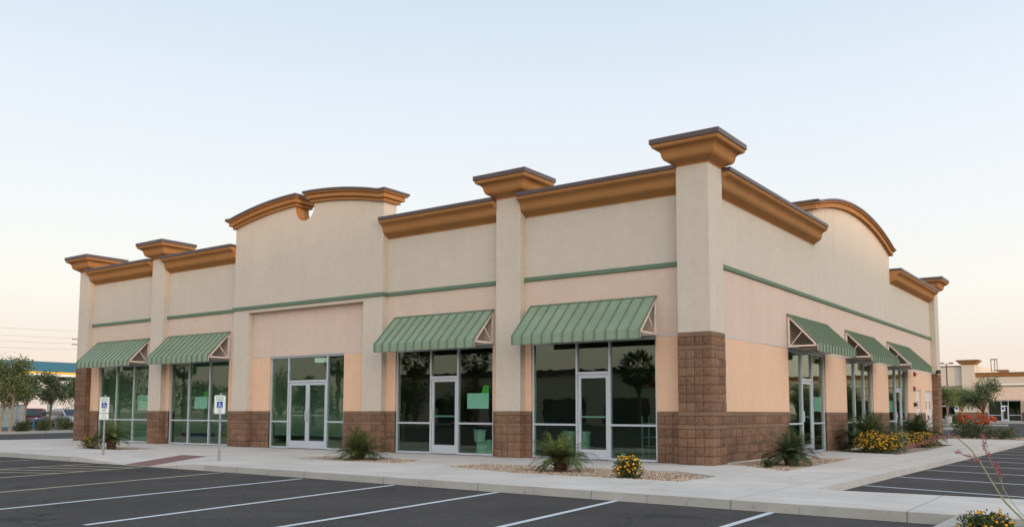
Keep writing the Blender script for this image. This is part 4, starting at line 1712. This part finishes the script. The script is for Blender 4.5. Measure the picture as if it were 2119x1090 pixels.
t = empty('toilet', (-7.06, .46, 0.012), radians(-35))
tag(t, 'white toilet standing just inside the window left of the middle pier', 'toilet')
mb = MB()
vs = []
for z, wx, y0, y1 in ((.34, .19, -.09, .09), (.36, .20, -.10, .10), (.66, .235, -.11, .11)):
    vs += [(-wx, y0, z), (wx, y0, z), (wx, y1, z), (-wx, y1, z)]
mb.add(vs, [(3, 2, 1, 0), (8, 9, 10, 11)] + [(4 * i + k, 4 * i + (k + 1) % 4, 4 * i + 4 + (k + 1) % 4, 4 * i + 4 + k) for i in range(2) for k in range(4)])
mb.build('tank', 'porcelain', t, bevel=.02)
mb = MB()
mb.box(-.25, .25, -.12, .125, .662, .695)
mb.build('tank_lid', 'porcelain', t, bevel=.012)
mb = MB()
base_ = len(mb.v)
secs = [(0.0, .11, .20, .18), (.10, .10, .17, .16), (.22, .12, .20, .20), (.33, .17, .25, .26), (.385, .185, .27, .28)]
for z, wx, l0, l1 in secs:
    mb.v += [(wx * cos(2 * pi * k / 20), .33 + (l1 if sin(2 * pi * k / 20) > 0 else l0) * sin(2 * pi * k / 20), z) for k in range(20)]
for i in range(len(secs) - 1):
    for k in range(20):
        mb.f.append((20 * i + k, 20 * i + (k + 1) % 20, 20 * i + 20 + (k + 1) % 20, 20 * i + 20 + k))
mb.f += [tuple(range(19, -1, -1)), tuple(80 + k for k in range(20))]
mb.r += [.5] * (len(mb.f))
mb.m += [0] * (len(mb.f))
mb.box(-.10, .10, -.06, .2, .0, .345)
mb.build('bowl', 'porcelain', t, smooth=45)
mb = MB()
mb.lathe([(.185, 0), (.19, .012), (.185, .024), (.10, .028)], (0, .34, .388), 20)
so = mb.build('toilet_seat', 'porcelain', t, smooth=45)

for (x, y, lab) in ((-3.99, 1.1, 'pale plastic bin seen through the glass of the right-hand front door'), (-4.50, 1.15, 'pale plastic bin half hidden behind the round palm bush')):
    mb = MB()
    mb.lathe([(.115, 0), (.125, .02), (.145, .60), (.158, .61), (.158, .66), (.14, .675)], (0, 0, 0), 24)
    o = mb.build('plastic_bin', 'binplastic', smooth=35)
    o.location = (x, y, .013)
    tag(o, lab, 'bin', 'bins behind the right-hand front window')
mb = MB()
mb.lathe([(.06, 0), (.063, .01), (.063, .165), (.058, .17)], (0, 0, 0), 20)
o = mb.build('paint_can', 'binplastic', smooth=35)
o.location = (-2.45, .40, .013)
tag(o, 'small pale can on the floor behind the window above the yellow bush', 'can')
t = empty('storage_shelf', (-1.9, 1.1, .013))
tag(t, 'grey metal storage shelf inside the window nearest the corner', 'shelf')
for sx in (-.28, .28):
    for sy in (-.18, .18):
        mb = MB()
        mb.box(sx - .015, sx + .015, sy - .015, sy + .015, 0, 1.1)
        mb.build('post', 'steel', t)
for z in (.1, .32, .55, .9):
    mb = MB()
    mb.box(-.263, .263, -.163, .163, z, z + .02)
    mb.build('shelf_board', 'steel', t)
MAT['lamp'], nt_, b_ = new_mat('lit_lamp_panel')
b_.inputs['Base Color'].default_value = lin(235, 235, 225)
b_.inputs['Emission Color'].default_value = (1.0, 0.97, 0.86, 1)
b_.inputs['Emission Strength'].default_value = 0.5
for x, where in ((-15.5, 'above the double entrance doors'), (-19.6, 'added as fill behind the nearer parking sign'), (-24.7, 'added as fill above the leftmost front window')):  # entrance lamp; the other two boxes are unseen, added to brighten the rooms
    mb = MB()
    fbox(mb, FR, x - .19, x + .19, -2.20, -1.95, 2.95, 3.10)
    tag(mb.build('lamp_or_fill_box', 'lamp', bevel=.01), 'small lit lamp box inside the shop ' + where, 'lamp', 'lit lamps inside the left shop')
# coloured skirting along the left shop's floor
mb = MB()
for k, (a, b) in enumerate(((-26.85, -26.1), (-26.1, -24.4), (-24.4, -23.0), (-23.0, -21.4), (-20.6, -16.4))):
    fbox(mb, FR, a, b, -4.19, -4.12, .02, .26, m=k)
MAT['intblue'] = plain('blue_paint', lin(40, 60, 150), .7)
MAT['intyellow'] = plain('yellow_paint', lin(190, 170, 40), .7)
mb.build('skirting_board', ['red', 'intblue', 'intyellow', 'intblue', 'black'], B)


# ------------------------------------------------------------------ beyond the left road: fuel station, kiosk, vehicles
MAT['teal'] = plain('teal_fascia_paint', lin(36, 96, 116), 0.5, var=0.04)
MAT['fuelyellow'] = plain('yellow_stripe_paint', lin(222, 172, 30), 0.5)
MAT['fuelwhite'] = plain('white_column_paint', lin(222, 220, 214), 0.5)
MAT['soffit'] = plain('grey_soffit', lin(110, 110, 110), 0.8)
MAT['kiosk'] = plain('pale_panel', lin(140, 144, 138), 0.6, var=0.06)
MAT['tealdark'] = plain('teal_tube_paint', lin(30, 104, 138), 0.4)

t = empty('fuel_canopy', (-84.5, 22, -.30))
tag(t, 'fuel station canopy with teal fascia and yellow stripe behind the trees', 'canopy')
mb = MB()
mb.box(-5.0, 5.0, -26, 24, 5.42, 6.40)
mb.build('fascia', 'teal', t)
mb = MB()
mb.box(-5.02, 5.02, -26.02, 24.02, 5.22, 5.415)
mb.build('yellow_stripe', 'fuelyellow', t)
mb = MB()
mb.box(-5.0, 5.0, -26, 24, 4.98, 5.215)
mb.build('white_edge', 'fuelwhite', t)
mb = MB()
mb.box(-4.9, 4.9, -25.9, 23.9, 4.90, 4.975)
mb.build('soffit', 'soffit', t)
for y in (-19.5, -7.5, 3.6, 15):
    mb = MB()
    mb.box(2.6, 3.3, y - .35, y + .35, 0, 4.9)
    c = mb.build('column', 'fuelwhite', t, bevel=.03)
    mb = MB()
    mb.box(2.58, 3.32, y - .37, y + .37, 1.25, 1.5)
    mb.build('teal_stripe', 'teal', c)

t = empty('panelled_kiosk', (-73.5, 14.2, -.30))
tag(t, 'pale grey panelled kiosk with a low dark opening behind the left trees', 'kiosk')
mb = MB()
mb.box(-3, 0, -4, 5.0, 0, 2.15)
mb.build('wall', 'kiosk', t)
mb = MB()
for z in (.15, .8, 1.45, 2.09):
    mb.box(-.02, .035, -4, 5.0, z, z + .06)
for y in (-3.9, -1.8, .3, 2.4, 4.3):
    mb.box(-.02, .05, y, y + .08, 0, 2.15)
mb.build('panel_trim', 'steel', t)
mb = MB()
mb.box(0.036, .05, 1.0, 2.0, .3, .9)
mb.build('opening', 'black', t)
mb = MB()
mb.box(.0, .12, -4, 4.6, 0, .14)
mb.build('plinth', 'tealdark', t)

mb = MB()
P = [(0, -.42, 0), (0, -.42, .60), (0, -.36, .74), (0, -.22, .8), (0, .2, .8), (0, .42, .8), (0, .56, .74), (0, .62, .6), (0, .62, 0)]
mb.tube(P, .07, 10)
o = mb.build('guard_hoop', 'tealdark', smooth=50)
o.location = (-73.9, 20.6, -.30)
tag(o, 'teal bent tube guard hoop beside the white canopy column', 'guard rail')


def suv(loc, rz, paint, label):
    """a four-door sport utility car; x is forward"""
    t = empty('parked_car', loc, rz)
    tag(t, label, 'car', 'vehicles parked at the fuel station')
    Lc, Wd = 4.8, 1.9
    # lower body and cabin as lofted sections across the width
    low = [(-2.36, .42), (-2.40, .75), (-2.36, 1.06), (1.05, 1.10), (1.9, 1.04), (2.28, .94), (2.38, .70), (2.36, .40), (1.95, .30), (-1.95, .30)]
    cab = [(-2.33, 1.06), (-2.12, 1.66), (-1.9, 1.76), (-.2, 1.80), (.20, 1.74), (1.08, 1.10)]

    def loft(poly, ys, ins):
        mb = MB()
        n = len(poly)
        cz = min(q[1] for q in poly)
        vs = []
        for y, k in zip(ys, ins):
            for x, z in poly:
                vs.append((x * (1 - k * .05), y, cz + (z - cz) * (1 - k * .06)))
        fs = [tuple(range(n)), tuple(reversed(range(n * (len(ys) - 1), n * len(ys))))]
        for i in range(len(ys) - 1):
            for k in range(n):
                fs.append((n * i + k, n * i + (k + 1) % n, n * i + n + (k + 1) % n, n * i + n + k))
        mb.add(vs, fs)
        return mb
    body = loft(low, (-.95, -.86, .86, .95), (.5, 0, 0, .5)).build('body', paint, t, smooth=35, bevel=.03)
    loft(cab, (-.80, -.70, .70, .80), (.6, 0, 0, .6)).build('cabin', paint, t, smooth=35, bevel=.03)
    for sy in (-1, 1):
        for (a, b, c, d) in ((-2.0, -1.28, -1.28, -2.14), (-1.2, -.36, -.36, -1.2), (-.28, .22, .86, -.28)):
            mb = MB()
            yb, yt = sy * .826, sy * .79
            mb.add([(d, yb, 1.14), (c, yb, 1.14), (b, yt, 1.66), (a, yt, 1.66), (d, yb - sy * .03, 1.14), (c, yb - sy * .03, 1.14), (b, yt - sy * .03, 1.66), (a, yt - sy * .03, 1.66)],
                   [(0, 1, 2, 3), (4, 7, 6, 5), (0, 4, 5, 1), (1, 5, 6, 2), (2, 6, 7, 3), (3, 7, 4, 0)])
            mb.build('window', 'carglass', t)
        mb = MB()
        mb.bar((.80, sy * .90, 1.17), (.80, sy * 1.08, 1.19), .10, .17)
        mb.build('mirror', 'black', t, bevel=.02)
        mb = MB()
        mb.add([(2.20, sy * .58, .72), (2.20, sy * .92, .74), (2.12, sy * .92, .96), (2.20, sy * .55, .93), (2.41, sy * .56, .72), (2.36, sy * .90, .74), (2.22, sy * .90, .95), (2.33, sy * .53, .92)],
               [(0, 1, 2, 3), (4, 7, 6, 5), (0, 4, 5, 1), (1, 5, 6, 2), (2, 6, 7, 3), (3, 7, 4, 0)])
        mb.build('headlight', 'white', t)
        for x in (-1.45, 1.48):
            mb = MB()
            mb.lathe([(.20, -.11), (.36, -.11), (.37, -.06), (.37, .06), (.36, .11), (.20, .11)], n=20)
            w = mb.build('wheel', 'black', t)
            w.rotation_euler = (pi / 2, 0, 0)
            w.location = (x, sy * .86, .37)
            mb = MB()
            mb.lathe([(.06, -.115), (.22, -.10), (.22, .10), (.06, .115)], n=14)
            mb.build('rim', 'steel', w)
    mb = MB()
    mb.add([(.35, -.66, 1.70), (.35, .66, 1.70), (1.13, .72, 1.14), (1.13, -.72, 1.14), (.30, -.66, 1.66), (.30, .66, 1.66), (1.05, .72, 1.12), (1.05, -.72, 1.12)],
           [(0, 1, 2, 3), (4, 7, 6, 5), (0, 4, 5, 1), (1, 5, 6, 2), (2, 6, 7, 3), (3, 7, 4, 0)])
    mb.build('windscreen', 'carglass', t)
    mb = MB()
    mb.box(2.30, 2.412, -.50, .50, .66, .92)
    g = mb.build('grille', 'black', t, bevel=.02)
    mb = MB()
    for z in (.68, .76, .84, .905):
        mb.box(2.40, 2.43, -.50, .50, z, z + .035)
    mb.build('chrome_bar', 'steel', g)
    mb = MB()
    mb.box(2.30, 2.43, -.80, .80, .36, .52)
    mb.build('bumper', 'black', t, bevel=.03)
    return t


MAT['redpaint'] = plain('dark_red_car_paint', lin(92, 22, 26), 0.18, 0.1, 0.6)
MAT['silverpaint'] = plain('silver_car_paint', lin(176, 184, 192), 0.2, 0.3, 0.6)
suv((-76.8, 21.5, -.30), radians(-34), 'redpaint', 'dark red car with a bright chrome grille under the teal canopy')
suv((-77.6, 25.3, -.30), radians(-4), 'silverpaint', 'silver car partly hidden behind the end of the shop building')

# power pole far behind, and its lines
t = empty('utility_pole', (-121.0, 49.2, -.4))
tag(t, 'thin wooden utility pole almost hidden behind the left end of the shop building', 'utility pole')
mb = MB()
mb.tube([(0, 0, 0), (0, 0, 13.9)], [.16, .11], 8)
mb.build('post', 'barkdark', t)
for z in (11.6, 12.4):
    mb = MB()
    mb.bar((-.4, -1.3, z), (.4, 1.3, z), .11, .12)
    mb.build('crossarm', 'barkdark', t)
for k, (z, zl) in enumerate(((13.6, 12.9), (12.55, 12.1), (11.75, 11.2), (10.9, 10.2))):
    mb = MB()
    a, b = Vector((-118.5, 36.0 - 25, zl - 1.0)), Vector((-121.0, 49.2, z - .4))
    pts = []
    a2 = Vector((-112.0, 0.0, zl + .6))
    for q in range(13):
        u = q / 12
        p = a2.lerp(b, u)
        p.z -= 1.6 * (4 * u * (1 - u)) * .5
        pts.append(p)
    mb.tube(pts, .012, 5)
    for u in range(1, 8):
        pass
    tag(mb.build('power_line', 'barkdark'), 'thin overhead power line, %s of the four above the fuel station' % ('highest', 'second highest', 'second lowest', 'lowest')[k], 'power line', 'overhead power lines')

# ------------------------------------------------------------------ the farther shop building on the right
t = empty('farther_shop_building', (-12, 122, .18))
tag(t, 'farther cream shop building with an ochre cornice across the side parking lot', 'building')


def fb(name, mat, x0, x1, y0, y1, z0, z1, parent=None, bevel=0):
    mb = MB()
    mb.box(x0 + 12, x1 + 12, y0 - 122, y1 - 122, z0 - .18, z1 - .18)
    return mb.build(name, mat, parent or t, bevel=bevel)


fb('upper_wall', 'cream', -45, -13.38, 122.0, 123, 5.2, 8.02)
fb('metal_coping', 'cap', -45, -13.38, 121.93, 123.1, 8.02, 8.16)
fb('green_band', 'band', -45, -13.38, 121.95, 122, 5.02, 5.18)
fb('middle_wall', 'pink', -45, -13.38, 122.0, 123, 3.2, 5.19)
for (a, b) in ((-45, -24), (-20.4, -18.2), (-14.5, -13.42)):
    w_ = fb('lower_wall', 'peach', a, b, 122.0, 123, 1.42, 3.19)
    fb('block_base', 'smooth', a, b, 121.98, 123, .18, 1.415, w_)
p_ = fb('pier', 'cream', -13.38, -11.66, 121.6, 123.4, .18, 8.26)
fb('block_base', 'block', -13.42, -11.62, 121.56, 123.44, .18, 1.42, p_)


def far_cap(x0, x1, y0, y1, z, h, k, parent):
    mb = MB()
    vs = []
    n = len(PROF)
    for q, zz in PROF:
        q *= k
        vs += [(x0 - q + 12, y0 - q - 122, z + zz / .522 * h - .18), (x1 + q + 12, y0 - q - 122, z + zz / .522 * h - .18),
               (x1 + q + 12, y1 + q - 122, z + zz / .522 * h - .18), (x0 - q + 12, y1 + q - 122, z + zz / .522 * h - .18)]
    fs = [(3, 2, 1, 0), tuple(4 * (n - 1) + j for j in range(4))]
    for i in range(n - 1):
        for j in range(4):
            fs.append((4 * i + j, 4 * i + (j + 1) % 4, 4 * i + 4 + (j + 1) % 4, 4 * i + 4 + j))
    mb.add(vs, fs)
    o = mb.build('pier_cap', 'ochre', parent, smooth=32)
    e = .46 * k
    fb('metal_coping', 'cap', x0 - e, x1 + e, y0 - e, y1 + e, z + h, z + h + .12, o)


far_cap(-13.38, -11.66, 121.6, 123.4, 8.24, .55, 1.35, p_)
fb('side_wall', 'cream', -12.1, -11.62, 123.41, 147, 6.0, 8.2)
p2 = fb('pier', 'cream', -12.4, -10.9, 147.01, 148.5, 5, 7.75)
far_cap(-12.4, -10.9, 147.01, 148.5, 7.75, .62, 1.3, p2)
fb('upper_wall', 'cream', -11.61, 40, 122.2, 123, 5.16, 6.6)
fb('white_band', 'white', -11.61, 40, 122.12, 122.2, 5.28, 5.42)
fb('green_band', 'band', -11.61, 40, 122.12, 122.2, 5.05, 5.15)
fb('middle_wall', 'pink', -11.61, 40, 122.2, 123, 3.14, 5.15)
mb = MB()
poly = [(-.3, 0)] + [(o * 1.0, z) for o, z in PROF] + [(-.3, .522)]
n = len(poly)
vs = [(-11.61 + 12, .2 - o, 6.43 + z - .18) for o, z in poly] + [(40 + 12, .2 - o, 6.43 + z - .18) for o, z in poly]
mb.add(vs, [tuple(range(n)), tuple(reversed(range(n, 2 * n)))] + [(k, n + k, n + (k + 1) % n, (k + 1) % n) for k in range(n)])
co = mb.build('cornice', 'ochre', t, smooth=32)
fb('metal_coping', 'cap', -11.64, 40, 121.72, 123, 6.95, 7.05, co)
for (a, b) in ((-11.61, -10.25), (-6.12, -3.6), (.6, 3.2)):
    w_ = fb('lower_wall', 'peach', a, b, 122.2, 123, 1.42, 3.13)
    fb('block_base', 'smooth', a, b, 122.18, 123, .18, 1.415, w_)
w_ = fb('pier', 'cream', -5.75, -4.75, 121.7, 122.17, 1.42, 3.12)
fb('block_base', 'block', -5.78, -4.72, 121.66, 122.17, .18, 1.415, w_)
fb('room_floor', 'intfloor', -45, 40, 123.01, 130, .18, .2)
fb('room_wall', 'intdim', -45, 40, 130, 130.3, .18, 6)
fb('room_ceiling', 'intdim', -45, 40, 123.01, 130, 3.3, 3.4)
for (a, b, ms) in ((-24, -20.4, (-22.7, -21.7)), (-18.2, -14.5, (-16.6, -15.45)), (-10.25, -6.12, (-8.60, -7.72)), (-3.6, .6, (-2.0, -1.1))):
    fr, gl = MB(), MB()
    for x in (a + .04,) + ms + (b - .04,):
        fr.box(x - .04 + 12, x + .04 + 12, .30, .42, 0, 2.92)
    posts = (a,) + ms + (b,)
    for i in range(3):
        p0, p1 = posts[i] + (.08 if i == 0 else .04), posts[i + 1] - (.08 if i == 2 else .04)
        fr.box(p0 + 12, p1 + 12, .30, .42, 2.84, 2.92)
        if i == 1:
            fr.box(p0 + 12, p1 + 12, .30, .42, 2.08, 2.2)
            fr.box(p0 + 12, p0 + 12.1, .30, .40, 0, 2.08)
            fr.box(p1 + 11.9, p1 + 12, .30, .40, 0, 2.08)
            fr.box(p0 + 12.1, p1 + 11.9, .30, .40, 0.02, .28)
        else:
            fr.box(p0 + 12, p1 + 12, .30, .42, .80, .88)
            fr.box(p0 + 12, p1 + 12, .30, .42, 0.0, .06)
        gl.box(p0 + 12, p1 + 12, .355, .365, .07, 2.84)
    f_ = fr.build('storefront_window', 'alu', t)
    gl.build('glass_pane', 'glass', f_)
mb = MB()
pts = [(2.9, 3.0, 6.6), (2.9, 3.0, 8.75), (2.85, 2.0, 8.9), (2.1, 2.0, 8.9), (2.05, 2.0, 7.6)]
mb.tube([(2.95, 1.6, 6.4), (2.95, 1.6, 8.80)], .05, 8)
mb.tube([(2.30, 1.6, 6.95), (2.22, 1.6, 7.3), (2.18, 1.6, 8.80)], .05, 8)
mb.tube([(2.55, 1.6, 7.0), (2.62, 1.6, 7.3), (2.66, 1.6, 8.80)], .05, 8)
mb.tube([(2.10, 1.6, 8.82), (3.0, 1.6, 8.82)], .07, 8)
mb.build('roof_ladder_rail', 'barkdark', t)

t = empty('parking_light', (-13.3, 109.5, -.13))
tag(t, 'tall dark parking lot lamp on a round concrete base', 'lamp post')
mb = MB()
mb.tube([(0, 0, .9), (0, 0, 7.95)], [.10, .075], 10)
mb.build('pole', 'barkdark', t)
mb = MB()
mb.lathe([(.42, 0), (.42, .95), (.38, 1.0)], n=18)
mb.build('concrete_base', 'kerb', t)
for s_ in (-1, 1):
    mb = MB()
    mb.bar((s_ * .08, 0, 7.9), (s_ * .35, 0, 8.0), .06, .06)
    mb.box(min(s_ * .3, s_ * .85), max(s_ * .3, s_ * .85), -.2, .2, 7.95, 8.1)
    mb.build('lamp_head', 'black', t, bevel=.03)
for (x, y, lab) in ((-8.05, 119.5, 'small blue disabled sign before the farther shop doors'), (-13.9, 119.6, 'small blue disabled sign half behind the trees at the farther shop')):
    t = empty('parking_sign', (x, y, .18))
    tag(t, lab, 'sign', 'far disabled parking signs')
    mb = MB()
    mb.tube([(0, 0, 0), (0, 0, 2.0)], .04, 8)
    mb.build('post', 'steel', t)
    mb = MB()
    mb.prism([(a, b + 1.75) for a, b in rrect(.50, .72, .04)], lambda a, b, d: (a, d, b), -.05, -.06)
    p = mb.build('sign_plate', 'white', t)
    mb = MB()
    mb.box(-.16, .16, -.066, -.061, 1.58, 1.98)
    mb.build('symbol_panel', 'signblue', p)
mb = MB()
mb.lathe([(.40, 0), (.45, .1), (.45, .85), (.40, .9)], n=18)
o = mb.build('waste_bin', 'kerb')
o.location = (-4.75, 119.3, .18)
tag(o, 'round concrete waste bin at the right edge before the farther shop', 'bin')

# ------------------------------------------------------------------ across the front street (seen mirrored in the shop glass)
PG = 'fan palms across the street, mirrored in the glass'


def fan_palm(loc, h, seed, label):
    r = random.Random(seed)
    t = empty('fan_palm', loc)
    tag(t, label, 'palm tree', PG)
    tb = MB()
    tb.tube([(0, 0, 0), (.1, .05, h * .5), (0, .1, h)], [.26, .2, .18], 10)
    tb.build('trunk', 'barkdark', t)
    lf = MB()
    for k in range(46):
        a = k * 2.4
        el = radians(75 - 150 * k / 46)
        d = Vector((cos(a) * cos(el), sin(a) * cos(el), sin(el)))
        s0 = Vector((0, .1, h)) + d * .9
        for q in range(13):
            v = d + Vector((r.gauss(0, .5), r.gauss(0, .5), r.gauss(-.15, .45)))
            leaf(lf, s0, v, r.uniform(.7, 1.0), .10, r.random())
    lf.build('crown', 'palmdark', t, recalc=False)
    return t


for k, (x, y, h) in enumerate(((-25.5, -45, 4.9), (-42.5, -45, 6.2), (-50, -45, 6.3), (-61, -45, 6.6), (-90, -46, 7.0))):
    fan_palm((x, y, -.13), h, 200 + k, ('shortest fan palm', 'fan palm with a full crown', 'fan palm standing farther along', 'tall fan palm', 'most distant fan palm')[k] + ' across the street, mirrored in the shop windows')
ORD = ('first', 'second', 'third', 'fourth', 'fifth', 'sixth', 'seventh', 'eighth', 'ninth', 'tenth', 'eleventh', 'twelfth')
for k, (x, y, h, c) in enumerate(((-45.5, -48, 4.6, 2.6), (-54, -48, 4.6, 3.2), (-57.5, -47, 4.2, 3.0), (-66, -46, 5.4, 3.2), (-71.5, -46, 6.4, 3.6), (-78, -46, 5.0, 3.2), (-84, -45, 5.0, 3), (-92, -44, 6.6, 3.6), (-98, -42, 6.8, 3.8), (-105, -42, 6.8, 3.8), (-88, -36, 5.5, 2.6), (-112, -45, 7, 4))):
    tree((x, y, -.13), h, 220 + k, '%s leafy street tree of the row mirrored in the front glass' % ORD[k], 'treeleafdark', 'barkdark', (c, 2.0), 2000, .34, .16, (.1, .1), .22, 'street trees mirrored in the glass')
for k, (x, y, h, c) in enumerate(((17, 74, 4.6, 2.2), (24, 96, 5.2, 2.6), (15, 62, 4.4, 2.2), (29, 106, 5.6, 3), (21, 110, 5.2, 3), (34, 112, 5.6, 3))):
    tree((x, y, -.13), h, 240 + k, '%s lot tree of the row mirrored in the side glass' % ORD[k], 'treeleafdark', 'barkdark', (c, 2.0), 1800, .28, .12, (.1, .1), .26, 'lot trees mirrored in the side glass')
t = empty('offscreen_block', (-40, -60, -.3))
tag(t, 'long low store across the street, mirrored darkly in the right-hand windows', 'building')
mb = MB()
mb.box(-26, 36, -12, 0, 0, 5.6)
mb.build('wall', 'cream', t)
mb = MB()
mb.box(-26.3, 36.3, -12.3, .3, 5.6, 6.1)
mb.build('parapet', 'cap', t)
for k in range(7):
    mb = MB()
    mb.box(-20 + 7.6 * k, -15 + 7.6 * k, .0, .06, .3, 3.0)
    mb.build('window', 'carglass', t)
for k, (a, b, z0, z1) in enumerate(((8, 12.5, 4.1, 4.7), (9, 12.5, 3.5, 3.8), (20, 24.5, 3.9, 4.5))):
    mb = MB()
    mb.box(a, b, .0, .15, z0, z1)
    mb.build('sign_panel', 'red', t)
t = empty('offscreen_block', (66, 40, -.3))
tag(t, 'long low store right of the side lot, mirrored in the side windows', 'building')
mb = MB()
mb.box(0, 14, -40, 60, 0, 5.0)
mb.build('wall', 'pink', t)
mb = MB()
mb.box(-.3, 14.3, -40.3, 60.3, 5.0, 5.5)
mb.build('parapet', 'cap', t)


# ------------------------------------------------------------------ leaf litter on the pavement
r_ = random.Random(77)
for (x, y) in ((-12.4, -1.2), (-12.15, -1.35), (-14.9, -1.6), (-10.9, -2.4), (-7.9, -.9), (-6.4, -.7), (-3.0, -.6), (-15.8, -3.1), (2.9, -3.2), (3.2, -5.9), (-5.2, -1.7), (1.9, -6.1)):
    mb = MB()
    a = r_.uniform(0, 6.28)
    leaf(mb, (0, 0, .012), (cos(a), sin(a), .35), r_.uniform(.05, .11), r_.uniform(.02, .045), .3, Vector((0, 0, 1)))
    leaf(mb, (0.01, 0.01, .006), (cos(a + 2), sin(a + 2), .15), r_.uniform(.04, .08), .018, .3, Vector((0, 0, 1)))
    o = mb.build('fallen_leaf', 'barkdark', recalc=False)
    o.location = (x, y, 0)
    tag(o, 'small dry brown leaf lying on the pale pavement', 'leaf', 'dry leaves on the pavement')

# unseen tall block added towards the low sun: its shadow covers the lot, only the roofline still catches the last light
t = empty('offscreen_block', (SUN_DIR.x * 72, SUN_DIR.y * 72, -.3), atan2(SUN_DIR.y, SUN_DIR.x))
tag(t, 'tall unseen block behind the viewer to the right, added to shade the parking lot', 'building')
mb = MB()
mb.box(0, 20, -60, 60, 0, 11.2)
mb.build('wall', 'cream', t)
mb = MB()
mb.box(-.3, 20.3, -60.3, 60.3, 11.2, 11.75)
mb.build('parapet', 'cap', t)
for k in range(10):
    mb = MB()
    mb.box(-.06, 0, -56 + 11.4 * k, -49 + 11.4 * k, .3, 3.2)
    mb.build('window', 'carglass', t)
